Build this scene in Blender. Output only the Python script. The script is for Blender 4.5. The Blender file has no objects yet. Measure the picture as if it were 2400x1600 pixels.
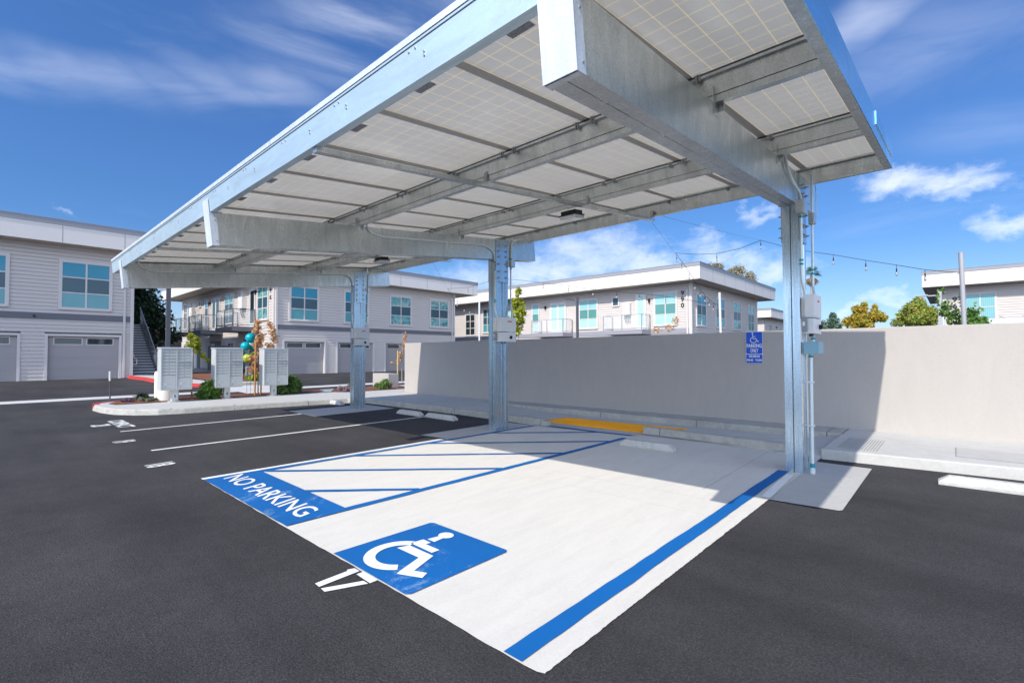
SUN_E = 3.2; SKY_STR = .15; SKY_SAT = 1.0; SKY_VAL = 1.0; EXPO = .58; SKY_LOW = (.25,.40,.58); SKY_HIGH = (.32,.51,.77); PANEL_T = .26
import bpy, bmesh, math, random
import numpy as np
from mathutils import Vector, Matrix
random.seed(7); rng = np.random.default_rng(11)
sc = bpy.context.scene
COL = sc.collection
OFF = {}
rad = math.radians

# ---------------------------------------------------------------- materials
class NT:
    def __init__(s, name):
        m = bpy.data.materials.new(name); m.use_nodes = True
        s.m = m; s.t = m.node_tree; s.n = s.t.nodes; s.l = s.t.links
        s.b = s.n['Principled BSDF']
        s.tc = s.n.new('ShaderNodeTexCoord')
    def add(s, typ, **kw):
        nd = s.n.new(typ)
        for k, v in kw.items():
            if k in nd.inputs.keys(): nd.inputs[k].default_value = v
            else: setattr(nd, k, v)
        return nd
    def noise(s, scale, detail=4, rough=.55, vec=None, dist=0.):
        nd = s.add('ShaderNodeTexNoise', Scale=scale, Detail=detail, Roughness=rough, Distortion=dist)
        s.l.new(vec or s.tc.outputs['Object'], nd.inputs['Vector']); return nd.outputs['Fac']
    def map(s, scale=(1,1,1), rot=(0,0,0), out='Object'):
        nd = s.add('ShaderNodeMapping'); nd.inputs['Scale'].default_value = scale; nd.inputs['Rotation'].default_value = rot
        s.l.new(s.tc.outputs[out], nd.inputs['Vector']); return nd.outputs['Vector']
    def ramp(s, fac, stops):
        nd = s.n.new('ShaderNodeValToRGB'); e = nd.color_ramp.elements
        while len(e) < len(stops): e.new(.5)
        for i, (p, c) in enumerate(stops):
            e[i].position = p; e[i].color = (c[0], c[1], c[2], 1) if isinstance(c, (tuple, list)) else (c, c, c, 1)
        s.l.new(fac, nd.inputs['Fac']); return nd.outputs['Color']
    def mix(s, fac, a, b, mode='MIX'):
        nd = s.add('ShaderNodeMix', data_type='RGBA', blend_type=mode)
        for inp, v in ((nd.inputs[0], fac), (nd.inputs[6], a), (nd.inputs[7], b)):
            if hasattr(v, 'links'): s.l.new(v, inp)
            elif isinstance(v, (int, float)) and inp == nd.inputs[0]: inp.default_value = v
            else: inp.default_value = (v[0], v[1], v[2], 1)
        return nd.outputs[2]
    def math(s, op, a, b=None):
        nd = s.add('ShaderNodeMath', operation=op)
        for i, v in enumerate((a, b)):
            if v is None: continue
            if hasattr(v, 'links'): s.l.new(v, nd.inputs[i])
            else: nd.inputs[i].default_value = v
        return nd.outputs[0]
    def col(s, v):
        if hasattr(v, 'links'): s.l.new(v, s.b.inputs['Base Color'])
        else: s.b.inputs['Base Color'].default_value = (v[0], v[1], v[2], 1)
        return s
    def set(s, **kw):
        for k, v in kw.items():
            i = s.b.inputs[k.replace('_', ' ')]
            if hasattr(v, 'links'): s.l.new(v, i)
            else: i.default_value = v
        return s
    def bump(s, h, strength=.3, dist=.01):
        nd = s.add('ShaderNodeBump', Strength=strength, Distance=dist)
        s.l.new(h, nd.inputs['Height']); s.l.new(nd.outputs['Normal'], s.b.inputs['Normal']); return s

M = {}
def paint(name, c, rough=.55, metal=0., var=.06, scale=1.5, spec=.4):
    n = NT(name); f = n.noise(scale, 5)
    n.col(n.mix(f, [x*(1-var) for x in c], [min(1, x*(1+var)) for x in c]))
    n.set(Roughness=rough, Metallic=metal, Specular_IOR_Level=spec); M[name] = n.m; return n
# asphalt
n = NT('asphalt')
g1 = n.noise(95, 3, .7); g2 = n.noise(.5, 5, .6); g3 = n.noise(5, 3, .6)
c = n.ramp(g1, [(.32, (.026,.025,.028)), (.52, (.050,.048,.052)), (.68, (.078,.075,.078)), (.8, (.17,.165,.165))])
vo = n.add('ShaderNodeTexVoronoi', Scale=70); n.l.new(n.tc.outputs['Object'], vo.inputs['Vector'])
sp = n.ramp(vo.outputs['Distance'], [(.0, 1.35), (.35, 1.0), (.8, .72)])
c = n.mix(1., c, sp, 'MULTIPLY')
c = n.mix(1., c, n.ramp(g2, [(.3, .70), (.7, 1.32)]), 'MULTIPLY')
c = n.mix(1., c, n.ramp(g3, [(.3, .93), (.7, 1.08)]), 'MULTIPLY')
wd = n.noise(1.1, 5, .6, n.map((.18, 1.2, 1)))
c = n.mix(1., c, n.ramp(wd, [(.3, .80), (.7, 1.2)]), 'MULTIPLY')
c = n.mix(1., c, (.95,.915,.87), 'MULTIPLY')
n.col(c).set(Roughness=.88, Specular_IOR_Level=.35).bump(g1, .75, .012); M['asphalt'] = n.m
n = NT('asphalt_rough'); g1 = n.noise(95, 3, .7)
n.col(n.ramp(g1, [(.32, (.026,.025,.028)), (.6, (.055,.053,.056)), (.8, (.12,.12,.12))])).set(Roughness=.9).bump(g1, .8, .012); M['asphalt_edge'] = n.m

def concrete(name, c, var=.12, stain=.12, speck=.1, rough=.8, streak=None):
    n = NT(name)
    a = n.noise(.9, 6, .6, dist=.6); b = n.noise(60, 4, .7); d = n.noise(4.5, 5, .65, n.map(streak or (1, 1, 1)), 1.2)
    col = n.mix(a, [x*(1-var) for x in c], [min(.9, x*(1+var*.6)) for x in c])
    col = n.mix(1., col, n.ramp(d, [(.28, 1-stain), (.6, 1.0)]), 'MULTIPLY')
    col = n.mix(1., col, n.ramp(b, [(.3, 1-speck), (.62, 1.02)]), 'MULTIPLY')
    n.col(col).set(Roughness=rough, Specular_IOR_Level=.25).bump(b, .25, .004); M[name] = n.m; return n
concrete('slab_concrete', (.675,.64,.58), .06, .08, .06, streak=(1.4, .25, 1))
concrete('walk_concrete', (.56,.545,.51), .08, .12, .08)
concrete('kerb_concrete', (.50,.48,.43), .14, .26, .14)
concrete('pad_concrete', (.50,.485,.46), .08, .1, .08)
concrete('stop_concrete', (.60,.585,.55), .12, .25, .14)
concrete('stucco', (.47,.435,.405), .05, .06, .07)
concrete('wall_stucco', (.465,.425,.385), .04, .05, .06, streak=(1, 1, .25))
concrete('gutter_concrete', (.62,.60,.57), .08, .12, .08)

def worn(name, c, wearc, lo, hi, sc1=3., rough=.75):
    n = NT(name)
    a = n.noise(sc1, 7, .72, dist=.8); b = n.noise(55, 4, .7)
    w = n.math('ADD', n.math('MULTIPLY', a, .75), n.math('MULTIPLY', b, .25))
    col = n.mix(n.ramp(w, [(lo, 0.), (hi, 1.)]), c, wearc)
    col = n.mix(1., col, n.ramp(n.noise(.9, 4), [(.3, .9), (.7, 1.08)]), 'MULTIPLY')
    n.col(col).set(Roughness=rough, Specular_IOR_Level=.35).bump(b, .25, .004); M[name] = n.m
worn('blue_paint', (.0,.115,.37), (.10,.28,.50), .62, .80)
worn('blue_paint_worn', (.0,.11,.36), (.24,.38,.54), .55, .72, 2.2)
worn('white_paint', (.76,.76,.74), (.45,.44,.43), .6, .78, 6.)
worn('red_paint', (.55,.05,.05), (.5,.25,.22), .6, .8, 5.)
worn('yellow_mat', (1.0,.43,.01), (.92,.37,.015), .45, .7, 3.)

def galv(name, c, rough=.42, metal=.75, drip=(5, 5, .8), spg=.08):
    n = NT(name)
    vo = n.add('ShaderNodeTexVoronoi', Scale=95.); n.l.new(n.tc.outputs['Object'], vo.inputs['Vector'])
    sp = n.ramp(vo.outputs['Color'], [(.1, 1-spg), (.9, 1+spg*.6)])
    a = n.noise(2.2, 6, .65, n.map(drip), .8); b = n.noise(.7, 4)
    col = n.mix(1., c, sp, 'MULTIPLY')
    col = n.mix(1., col, n.ramp(a, [(.3, .80), (.55, 1.0), (.75, 1.10)]), 'MULTIPLY')
    col = n.mix(1., col, n.ramp(b, [(.3, .9), (.7, 1.08)]), 'MULTIPLY')
    r = n.ramp(a, [(.3, rough+.06), (.7, rough-.05)])
    n.col(col).set(Metallic=metal, Roughness=r).bump(n.noise(30, 3), .06, .003); M[name] = n.m
galv('galvanised', (.70,.725,.71), .30, .86, (3, 3, .8), .12)
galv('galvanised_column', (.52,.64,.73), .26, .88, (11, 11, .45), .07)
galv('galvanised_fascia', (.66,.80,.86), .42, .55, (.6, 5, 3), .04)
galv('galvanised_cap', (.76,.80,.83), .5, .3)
galv('galvanised_sky_sheen', (.48,.82,1.), .2, .9, (5, .8, 2), .02)  # blue sheen of the sky put into the steel colour
paint('conduit', (.70,.77,.77), .4, .35, .05)
paint('conduit_ring', (.02,.30,.36), .4, .3)
paint('aluminium', (.50,.475,.44), .5, .3)
paint('bolt_metal', (.42,.42,.42), .45, .6, .1, 20)
paint('joint_light', (.78,.76,.73), .7)
paint('seam_dark', (.20,.22,.24), .5, .3)
paint('lip_dark', (.12,.13,.14), .5, .5)
paint('inverter_white', (.72,.72,.71), .35)
paint('box_grey', (.25,.27,.29), .45)
paint('blue_box', (.22,.42,.52), .45)
paint('red_label', (.60,.03,.02), .4)
paint('black_plastic', (.012,.012,.014), .4)
paint('lamp_lens', (.72,.73,.75), .15)
paint('cream_fascia', (.76,.70,.645), .6, 0, .04)
paint('soffit', (.52,.46,.40), .7, 0, .03)
paint('roof_cap', (.30,.30,.33), .5, 0, .05)
paint('siding', (.585,.525,.485), .65, 0, .05, .8)
paint('trim', (.64,.59,.56), .6, 0, .04)
paint('band_grey', (.145,.145,.165), .6, 0, .05)
paint('garage_door', (.36,.33,.325), .55, 0, .04)
paint('door_white', (.66,.70,.70), .5)
paint('rail_grey', (.13,.13,.14), .5, .2)
paint('rail_light', (.35,.35,.36), .5, .2)
paint('mailbox_grey', (.56,.575,.56), .42, .15, .05, 3)
paint('mailbox_line', (.25,.26,.26), .5, .1)
paint('sign_blue', (.004,.085,.55), .4)
paint('sign_white', (.80,.80,.80), .4)
paint('number_black', (.03,.03,.035), .5)
paint('steel_dark', (.09,.095,.11), .5, .2)
paint('stair_tread', (.20,.24,.26), .6)
paint('stair_riser', (.10,.12,.14), .6)
paint('wood_stake', (.50,.24,.09), .75, 0, .25, 9)
paint('pale_wood', (.60,.42,.14), .75, 0, .2, 9)
paint('bark', (.16,.10,.06), .9, 0, .3, 9)
paint('bark_pale', (.42,.35,.28), .9, 0, .25, 12)
paint('balloon_teal', (.0,.36,.42), .18, 0, .03)
paint('balloon_lime', (.35,.55,.03), .18, 0, .03)
paint('cable', (.02,.02,.022), .6)
paint('wire', (.12,.13,.16), .5)
paint('heater_white', (.74,.72,.70), .5)
paint('fence_grey', (.14,.15,.16), .7, 0, .15, 4)
paint('pole_grey', (.42,.41,.42), .5, .2, .1, 3)
paint('pole_white', (.66,.66,.62), .5, .1, .1, 3)
paint('roof_tile', (.10,.075,.06), .9, 0, .2, 8)
n = NT('mulch'); a = n.noise(28, 6, .75); n.col(n.ramp(a, [(.3, (.06,.022,.012)), (.55, (.26,.10,.05)), (.75, (.42,.22,.13))])).set(Roughness=.95).bump(a, 1., .05); M['mulch'] = n.m
n = NT('bulb_glass'); n.col((.55,.56,.58)).set(Roughness=.12, Transmission_Weight=.5); M['bulb_glass'] = n.m

# windows: tinted glass with blinds or a screen close behind it
def glass(name, c, rough=.06, blinds=0, vert=0, curtain=None):
    n = NT(name)
    col = n.mix(n.noise(.9, 3), [x*.85 for x in c], [x*1.12 for x in c])
    if blinds:
        sx = n.add('ShaderNodeSeparateXYZ'); n.l.new(n.tc.outputs['Object'], sx.inputs[0])
        f = n.math('FRACT', n.math('MULTIPLY', sx.outputs[0 if vert else 2], blinds))
        if vert: f = n.math('FRACT', n.math('MULTIPLY', n.math('ADD', sx.outputs[0], sx.outputs[1]), blinds))
        col = n.mix(1., col, n.ramp(f, [(.0, .72), (.22, 1.0), (.9, 1.06), (1., .75)]), 'MULTIPLY')
    n.col(col).set(Roughness=rough, Specular_IOR_Level=.5, Coat_Weight=.15, Coat_Roughness=.02); M[name] = n.m
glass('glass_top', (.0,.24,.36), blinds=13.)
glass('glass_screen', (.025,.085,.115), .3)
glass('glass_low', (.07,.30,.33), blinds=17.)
glass('glass_top_sun', (.30,.56,.58), blinds=15.)  # paler pane copies for sunny walls, sunlight put into the colour
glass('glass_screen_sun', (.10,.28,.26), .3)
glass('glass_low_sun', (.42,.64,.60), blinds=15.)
glass('glass_dark', (.02,.03,.035), .05)
n = NT('glass_painted_refl'); n.col(n.ramp(n.noise(1.7, 5, .6, n.map((1,1,1.6)), 1.5), [(.36, (.03,.10,.12)), (.48, (.10,.32,.34)), (.58, (.22,.46,.44)), (.70, (.05,.16,.13))])).set(Roughness=.05, Specular_IOR_Level=.6, Coat_Weight=.2); M['glass_painted_refl'] = n.m  # reflections painted into the panes as teal and green blotches
glass('glass_vertical', (.20,.45,.47), blinds=9., vert=1)
n = NT('rail_glass'); n.col((.75,.8,.8)).set(Roughness=.05, Alpha=.28, Specular_IOR_Level=.6); M['rail_glass'] = n.m
# panel underside: white sheet with light through the cell gaps coloured in as warm lines
n = NT('panel_back')
sx = n.add('ShaderNodeSeparateXYZ'); n.l.new(n.tc.outputs['Object'], sx.inputs[0])
def gl(o, per, w):
    f = n.math('FRACT', n.math('DIVIDE', n.math('ADD', o, 10*per), per))
    return n.math('LESS_THAN', f, w/per)
ln = n.math('MAXIMUM', gl(sx.outputs[0], .158, .006), gl(sx.outputs[1], .162, .006))
base = n.mix(n.noise(.8, 5, .6), (.60,.58,.52), (.86,.83,.76))
base = n.mix(1., base, n.ramp(n.noise(2.2, 5, .6, n.map((1., .35, 1)), 1.), [(.3, .86), (.6, 1.02)]), 'MULTIPLY')  # stretched tone smears stand in for soft reflections on the sheet
ge = n.n.new('ShaderNodeNewGeometry'); base = n.mix(ln, base, (.82,.70,.46))
base = n.mix(ge.outputs['Backfacing'], (.012,.016,.04), base)
n.col(base).set(Roughness=.20, Specular_IOR_Level=.7, Coat_Weight=.35, Coat_Roughness=.10)
tr = n.n.new('ShaderNodeBsdfTranslucent'); n.l.new(n.mix(ln, (.64,.60,.53), (1.,.80,.45)), tr.inputs['Color'])
ms = n.n.new('ShaderNodeMixShader'); n.l.new(n.math('ADD', n.math('MULTIPLY', ln, .08), PANEL_T), ms.inputs[0])
out = [x for x in n.n if x.type == 'OUTPUT_MATERIAL'][0]
n.l.new(n.b.outputs[0], ms.inputs[1]); n.l.new(tr.outputs[0], ms.inputs[2]); n.l.new(ms.outputs[0], out.inputs[0]); M['panel_back'] = n.m
n = NT('panel_cells'); n.col((.012,.016,.04)).set(Roughness=.08, Coat_Weight=1.); M['panel_cells'] = n.m
n = NT('label_print'); sx = n.add('ShaderNodeTexNoise', Scale=60.); n.l.new(n.map((1, 7, 1)), sx.inputs['Vector'])
n.col(n.ramp(sx.outputs['Fac'], [(.42, (.10,.10,.12)), (.56, (.42,.42,.44))])).set(Roughness=.5); M['label_print'] = n.m

def leaf(name, cols, rough=.5, trans=.25):
    n = NT(name); ge = n.n.new('ShaderNodeNewGeometry')
    st = [(i/(len(cols)-1) if len(cols) > 1 else 0, c) for i, c in enumerate(cols)]
    n.col(n.ramp(ge.outputs['Random Per Island'], st)).set(Roughness=rough, Specular_IOR_Level=.35)
    tr = n.n.new('ShaderNodeBsdfTranslucent'); ms = n.n.new('ShaderNodeMixShader'); ms.inputs[0].default_value = trans
    n.l.new(n.b.inputs['Base Color'].links[0].from_socket, tr.inputs['Color'])
    out = [x for x in n.n if x.type == 'OUTPUT_MATERIAL'][0]
    n.l.new(n.b.outputs[0], ms.inputs[1]); n.l.new(tr.outputs[0], ms.inputs[2]); n.l.new(ms.outputs[0], out.inputs[0])
    M[name] = n.m
leaf('leaf_dark', [(.010,.022,.014), (.02,.05,.025), (.035,.075,.035)])
leaf('leaf_green', [(.05,.12,.03), (.11,.21,.05), (.20,.30,.08)])
leaf('leaf_yellowgreen', [(.18,.24,.02), (.36,.40,.03), (.55,.52,.05)], trans=.4)
leaf('leaf_rust', [(.42,.15,.04), (.75,.36,.12), (.88,.62,.36), (.60,.34,.14), (.92,.78,.58)], trans=.35)
leaf('leaf_autumn', [(.20,.28,.05), (.46,.44,.05), (.70,.50,.06), (.60,.33,.06), (.26,.34,.06)], trans=.4)
leaf('leaf_mixed', [(.14,.25,.04), (.28,.40,.07), (.48,.52,.09), (.58,.42,.12), (.20,.32,.06)], trans=.4)
leaf('leaf_shrub', [(.08,.17,.04), (.16,.30,.06), (.28,.42,.10)], trans=.35)
leaf('leaf_conifer', [(.08,.16,.11), (.16,.26,.18), (.24,.34,.22)], trans=.35)
leaf('leaf_olive', [(.20,.21,.12), (.38,.38,.24), (.55,.43,.35), (.26,.29,.14)])
leaf('petal_purple', [(.45,.14,.45), (.60,.25,.62), (.75,.45,.75)])
leaf('petal_pink', [(.75,.35,.50), (.85,.65,.72), (.6,.2,.4)])
leaf('palm_skirt', [(.30,.20,.10), (.45,.34,.20), (.2,.14,.07)])

# ---------------------------------------------------------------- mesh helpers
class MB:
    def __init__(s, tf=None):
        s.v = []; s.f = []; s.mi = []; s.mats = []; s.tf = tf
    def mat(s, name):
        if name not in s.mats: s.mats.append(name)
        return s.mats.index(name)
    def addv(s, pts):
        i = len(s.v)
        for p in pts: s.v.append(tuple(s.tf(*p)) if s.tf else tuple(p))
        return i
    def face(s, idx, m): s.f.append(tuple(idx)); s.mi.append(s.mat(m))
    def box(s, x0, x1, y0, y1, z0, z1, m):
        if x0 > x1: x0, x1 = x1, x0
        if y0 > y1: y0, y1 = y1, y0
        if z0 > z1: z0, z1 = z1, z0
        i = s.addv([(x0,y0,z0),(x1,y0,z0),(x1,y1,z0),(x0,y1,z0),(x0,y0,z1),(x1,y0,z1),(x1,y1,z1),(x0,y1,z1)])
        for q in ((0,3,2,1),(4,5,6,7),(0,1,5,4),(1,2,6,5),(2,3,7,6),(3,0,4,7)): s.face([i+k for k in q], m)
        return s
    def poly(s, pts, m):
        i = s.addv(pts); s.face(range(i, i+len(pts)), m); return s
    def prism(s, pts, z0, z1, m, axis='z', mtop=None):
        # pts 2-D outline; axis along which it is extruded
        def P(a, b, c): return {'z': (a, b, c), 'x': (c, a, b), 'y': (a, c, b)}[axis]
        k = len(pts); i = s.addv([P(a, b, z0) for a, b in pts] + [P(a, b, z1) for a, b in pts])
        s.face([i+j for j in reversed(range(k))], m); s.face([i+k+j for j in range(k)], mtop or m)
        for j in range(k): s.face((i+j, i+(j+1) % k, i+k+(j+1) % k, i+k+j), m)
        return s
    def tube(s, path, r, m, seg=10, r1=None):
        path = [Vector(p) for p in path]; k = len(path); rings = []
        up = Vector((0, 0, 1)); nprev = None
        for j, p in enumerate(path):
            d = (path[min(j+1, k-1)] - path[max(j-1, 0)]).normalized()
            if nprev is None:
                a = up if abs(d.z) < .9 else Vector((1, 0, 0)); nn = d.cross(a).normalized()
            else: nn = (nprev - d*nprev.dot(d)).normalized()
            nprev = nn; b = d.cross(nn)
            rr = r if r1 is None else r + (r1-r)*j/(k-1)
            rings.append([p + (nn*math.cos(2*math.pi*q/seg) + b*math.sin(2*math.pi*q/seg))*rr for q in range(seg)])
        i = s.addv([v for ring in rings for v in ring])
        for j in range(k-1):
            for q in range(seg):
                a = i+j*seg+q; b = i+j*seg+(q+1) % seg; s.face((a, b, b+seg, a+seg), m)
        s.face([i+q for q in reversed(range(seg))], m); s.face([i+(k-1)*seg+q for q in range(seg)], m)
        return s
    def lathe(s, prof, cx, cy, m, seg=20, cz=0):
        i = s.addv([(cx+r*math.cos(2*math.pi*q/seg), cy+r*math.sin(2*math.pi*q/seg), z+cz) for r, z in prof for q in range(seg)])
        for j in range(len(prof)-1):
            for q in range(seg):
                a = i+j*seg+q; b = i+j*seg+(q+1) % seg; s.face((a, b, b+seg, a+seg), m)
        s.face([i+q for q in reversed(range(seg))], m); s.face([i+(len(prof)-1)*seg+q for q in range(seg)], m)
        return s
    def build(s, name, parent=None, bevel=0, smooth=False):
        off = OFF.get(parent, Vector((0, 0, 0))) if parent is not None else Vector((0, 0, 0))
        me = bpy.data.meshes.new(name)
        me.from_pydata([(x-off.x, y-off.y, z-off.z) for x, y, z in s.v], [], s.f)
        for mn in s.mats: me.materials.append(M[mn])
        me.polygons.foreach_set('material_index', s.mi)
        bm = bmesh.new(); bm.from_mesh(me); bmesh.ops.recalc_face_normals(bm, faces=bm.faces)
        if bevel:
            ed = [e for e in bm.edges if len(e.link_faces) == 2 and e.calc_face_angle(0) > .6]
            bmesh.ops.bevel(bm, geom=ed, offset=bevel, segments=2, affect='EDGES', profile=.6)
        bm.to_mesh(me); bm.free()
        if smooth:
            for p in me.polygons: p.use_smooth = True
            try: me.set_sharp_from_angle(angle=rad(40))
            except Exception: pass
        o = bpy.data.objects.new(name, me); COL.objects.link(o)
        if parent is not None: o.parent = parent; OFF[o] = off
        return o

def thing(name, label, cat, loc=(0,0,0), group=None, local=False):
    o = bpy.data.objects.new(name, None); COL.objects.link(o); o.location = loc; o.empty_display_size = .2
    OFF[o] = Vector((0,0,0)) if local else Vector(loc)
    return tag(o, label, cat, group)
def tag(o, label=None, cat=None, group=None, kind=None):
    if label: o['label'] = label
    if cat: o['category'] = cat
    if group: o['group'] = group
    if kind: o['kind'] = kind
    return o
def struct(o): o['kind'] = 'structure'; return o
def copy_tree(o, parent=None):
    c = o.copy(); COL.objects.link(c)
    if parent is not None: c.parent = parent
    for ch in list(o.children): copy_tree(ch, c)
    return c
def dup(o, loc, rotz=0, label=None):
    c = copy_tree(o); c.location = loc; c.rotation_euler = (0, 0, rotz)
    if label: c['label'] = label
    return c

_tc = {}
def text_tris(s, bold=0.0):
    """flat text outline as verts/faces, normalised to a 1 x 1 box"""
    if (s, bold) in _tc: return _tc[(s, bold)]
    cu = bpy.data.curves.new('t', 'FONT'); cu.body = s; cu.size = 1; cu.offset = bold; cu.resolution_u = 4
    ob = bpy.data.objects.new('t', cu); COL.objects.link(ob)
    dg = bpy.context.evaluated_depsgraph_get(); me = bpy.data.meshes.new_from_object(ob.evaluated_get(dg))
    vs = [(v.co.x, v.co.y) for v in me.vertices]; fs = [tuple(p.vertices) for p in me.polygons]
    bpy.data.objects.remove(ob); bpy.data.curves.remove(cu); bpy.data.meshes.remove(me)
    x0 = min(v[0] for v in vs); x1 = max(v[0] for v in vs); y0 = min(v[1] for v in vs); y1 = max(v[1] for v in vs)
    vs = [((x-x0)/(x1-x0), (y-y0)/(y1-y0)) for x, y in vs]
    _tc[(s, bold)] = (vs, fs); return vs, fs
def text(mb, s, F, w, h, m, bold=.02):
    """F maps (a, b) in metres to a 3-D point"""
    vs, fs = text_tris(s, bold)
    i = mb.addv([F(a*w, b*h) for a, b in vs])
    for f in fs: mb.face([i+k for k in f], m)

def foliage(name, blobs, count, size, mat, parent, stretch=1.6, shell=.55):
    """many leaf faces scattered through the volume of the blobs (cx,cy,cz,rx,ry,rz)"""
    B = np.array(blobs, float); w = (B[:,3]*B[:,4]*B[:,5])**(2/3); w /= w.sum()
    k = rng.choice(len(B), count, p=w)
    d = rng.normal(size=(count, 3)); d /= np.linalg.norm(d, axis=1)[:, None]
    r = (shell + (1-shell)*rng.random(count))**.6
    r *= 1 + .18*np.sin(d[:,0]*7+k)*np.cos(d[:,2]*6+k*2) + rng.normal(0, .15, count)
    c = B[k,:3] + d*B[k,3:]*r[:,None]
    nrm = d*.7 + rng.normal(size=(count,3))*.8 + np.array([0,0,.3]); nrm /= np.linalg.norm(nrm, axis=1)[:,None]
    t = np.cross(nrm, rng.normal(size=(count,3))); t /= np.linalg.norm(t, axis=1)[:,None]
    b = np.cross(nrm, t); sz = size*(.6+.8*rng.random(count))[:,None]
    q = np.stack([c - t*sz*stretch*.5, c + b*sz*.38, c + t*sz*stretch*.5, c - b*sz*.38], 1)
    off = OFF.get(parent, Vector((0,0,0))); q -= np.array([off.x, off.y, off.z])
    me = bpy.data.meshes.new(name); me.vertices.add(count*4); me.vertices.foreach_set('co', q.reshape(-1))
    me.loops.add(count*4); me.loops.foreach_set('vertex_index', np.arange(count*4, dtype=np.int32))
    me.polygons.add(count); me.polygons.foreach_set('loop_start', np.arange(0, count*4, 4, dtype=np.int32))
    me.materials.append(M[mat]); me.update(calc_edges=True); me.validate()
    o = bpy.data.objects.new(name, me); COL.objects.link(o)
    if parent is not None: o.parent = parent; OFF[o] = off
    return o

def zg(x): return .28*min(1., max(0., (-19.-x)/11.))
# ---------------------------------------------------------------- ground
mb = MB()
xs = [-400,-200,-120,-80,-60,-45,-30,-27,-24,-21.5,-19,-16,-10,0,10,30,80,200,400]; ys = [-400,-150,-60,-20,0,20,60,150,400]
i0 = mb.addv([(x, y, zg(x)) for x in xs for y in ys])
for a in range(len(xs)-1):
    for b in range(len(ys)-1):
        q = i0+a*len(ys)+b; mb.face((q, q+len(ys), q+len(ys)+1, q+1), 'asphalt')
struct(mb.build('asphalt_ground'))

def sheet(name, pts, z, m, kind='structure', parent=None, zf=None):
    mb = MB(); mb.poly([(x, y, (zf(x) if zf else 0)+z) for x, y in pts], m); o = mb.build(name, parent)
    if parent is None: o['kind'] = kind
    return o
def rough_edge(p0, p1, n, amp, seed):
    r = random.Random(seed); d = Vector((p1[0]-p0[0], p1[1]-p0[1])); nn = Vector((-d.y, d.x)).normalized(); out = []; w = 0
    for i in range(n+1):
        w = w*.35 + r.uniform(-amp, amp); k = i/n; e = 0 if i in (0, n) else w
        out.append((p0[0]+d.x*k+nn.x*e, p0[1]+d.y*k+nn.y*e))
    return out
# the concrete bay: accessible space and its aisle
pts = rough_edge((-6.86,1.86), (-1.60,1.84), 60, .004, 1) + [(-1.53,1.845)] + rough_edge((-1.49,1.86), (-1.48,5.64), 240, .0028, 2) + [(-1.48,8.6), (-6.86,8.6)]
struct_slab = sheet('parking_slab', pts, .006, 'slab_concrete')
def line(name, x0, y0, x1, y1, w, m, z=.012, seed=3, amp=.004, parent=None):
    d = Vector((x1-x0, y1-y0)); nn = Vector((-d.y, d.x)).normalized()*w/2; n = max(6, int(d.length*9))
    a = rough_edge((x0+nn.x, y0+nn.y), (x1+nn.x, y1+nn.y), n, amp, seed); b = rough_edge((x1-nn.x, y1-nn.y), (x0-nn.x, y0-nn.y), n, amp, seed+50)
    mb = MB()
    a = a; b = b[::-1]; i = mb.addv([(x, y, z) for x, y in a+b]); k = len(a)
    for j in range(k-1): mb.face((i+j, i+k+j, i+k+j+1, i+j+1), m)
    o = mb.build(name); struct(o); return o
JZ = .010
for p in ((-6.7,4.62,-1.5,4.72,.012), (-4.4,5.1,-1.5,5.24,.008), (-2.19,8.4,-2.14,5.56,.012)):
    line('control_joint', *p, 'joint_light' if p[0] < -4 else 'pad_concrete', z=.0085, amp=.001)
line('blue_stripe', -1.690,1.845,-1.683,7.13,.125,'blue_paint',seed=11, amp=.0035)
line('blue_stripe', -4.498,2.45,-4.478,7.95,.10,'blue_paint',seed=12)
line('blue_stripe', -6.79,2.45,-6.72,8.05,.095,'blue_paint_worn',seed=13)
line('blue_stripe', -6.74,8.12,-4.50,8.27,.10,'blue_paint',seed=14)
for k, (a, b, c, d) in enumerate(((-5.46,2.44,-4.54,3.38),(-6.74,2.55,-4.52,4.74),(-6.75,3.83,-4.52,6.10),(-6.74,5.2,-4.52,7.47),(-6.72,6.72,-5.21,8.18))):
    line('blue_stripe', a, b, c, d, .075, 'blue_paint' if k != 2 else 'blue_paint_worn', z=.0135, seed=20+k)
sheet('no_parking_box', rough_edge((-6.85,1.85),(-4.45,1.855),20,.004,5)+[(-4.45,2.47)]+[(-6.84,2.50)], .0155, 'blue_paint_worn')
mb = MB(); text(mb, 'NO PARKING', lambda a, b: (-6.70+a-b*.35, 2.02+b, .0195), 2.13, .255, 'white_paint', .012); struct(mb.build('no_parking_lettering'))
sheet('symbol_box', [(-3.575,1.853),(-2.632,1.85),(-2.605,1.88),(-2.60,2.77),(-2.625,2.80),(-3.53,2.80),(-3.56,2.775)], .0135, 'blue_paint_worn')
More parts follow.
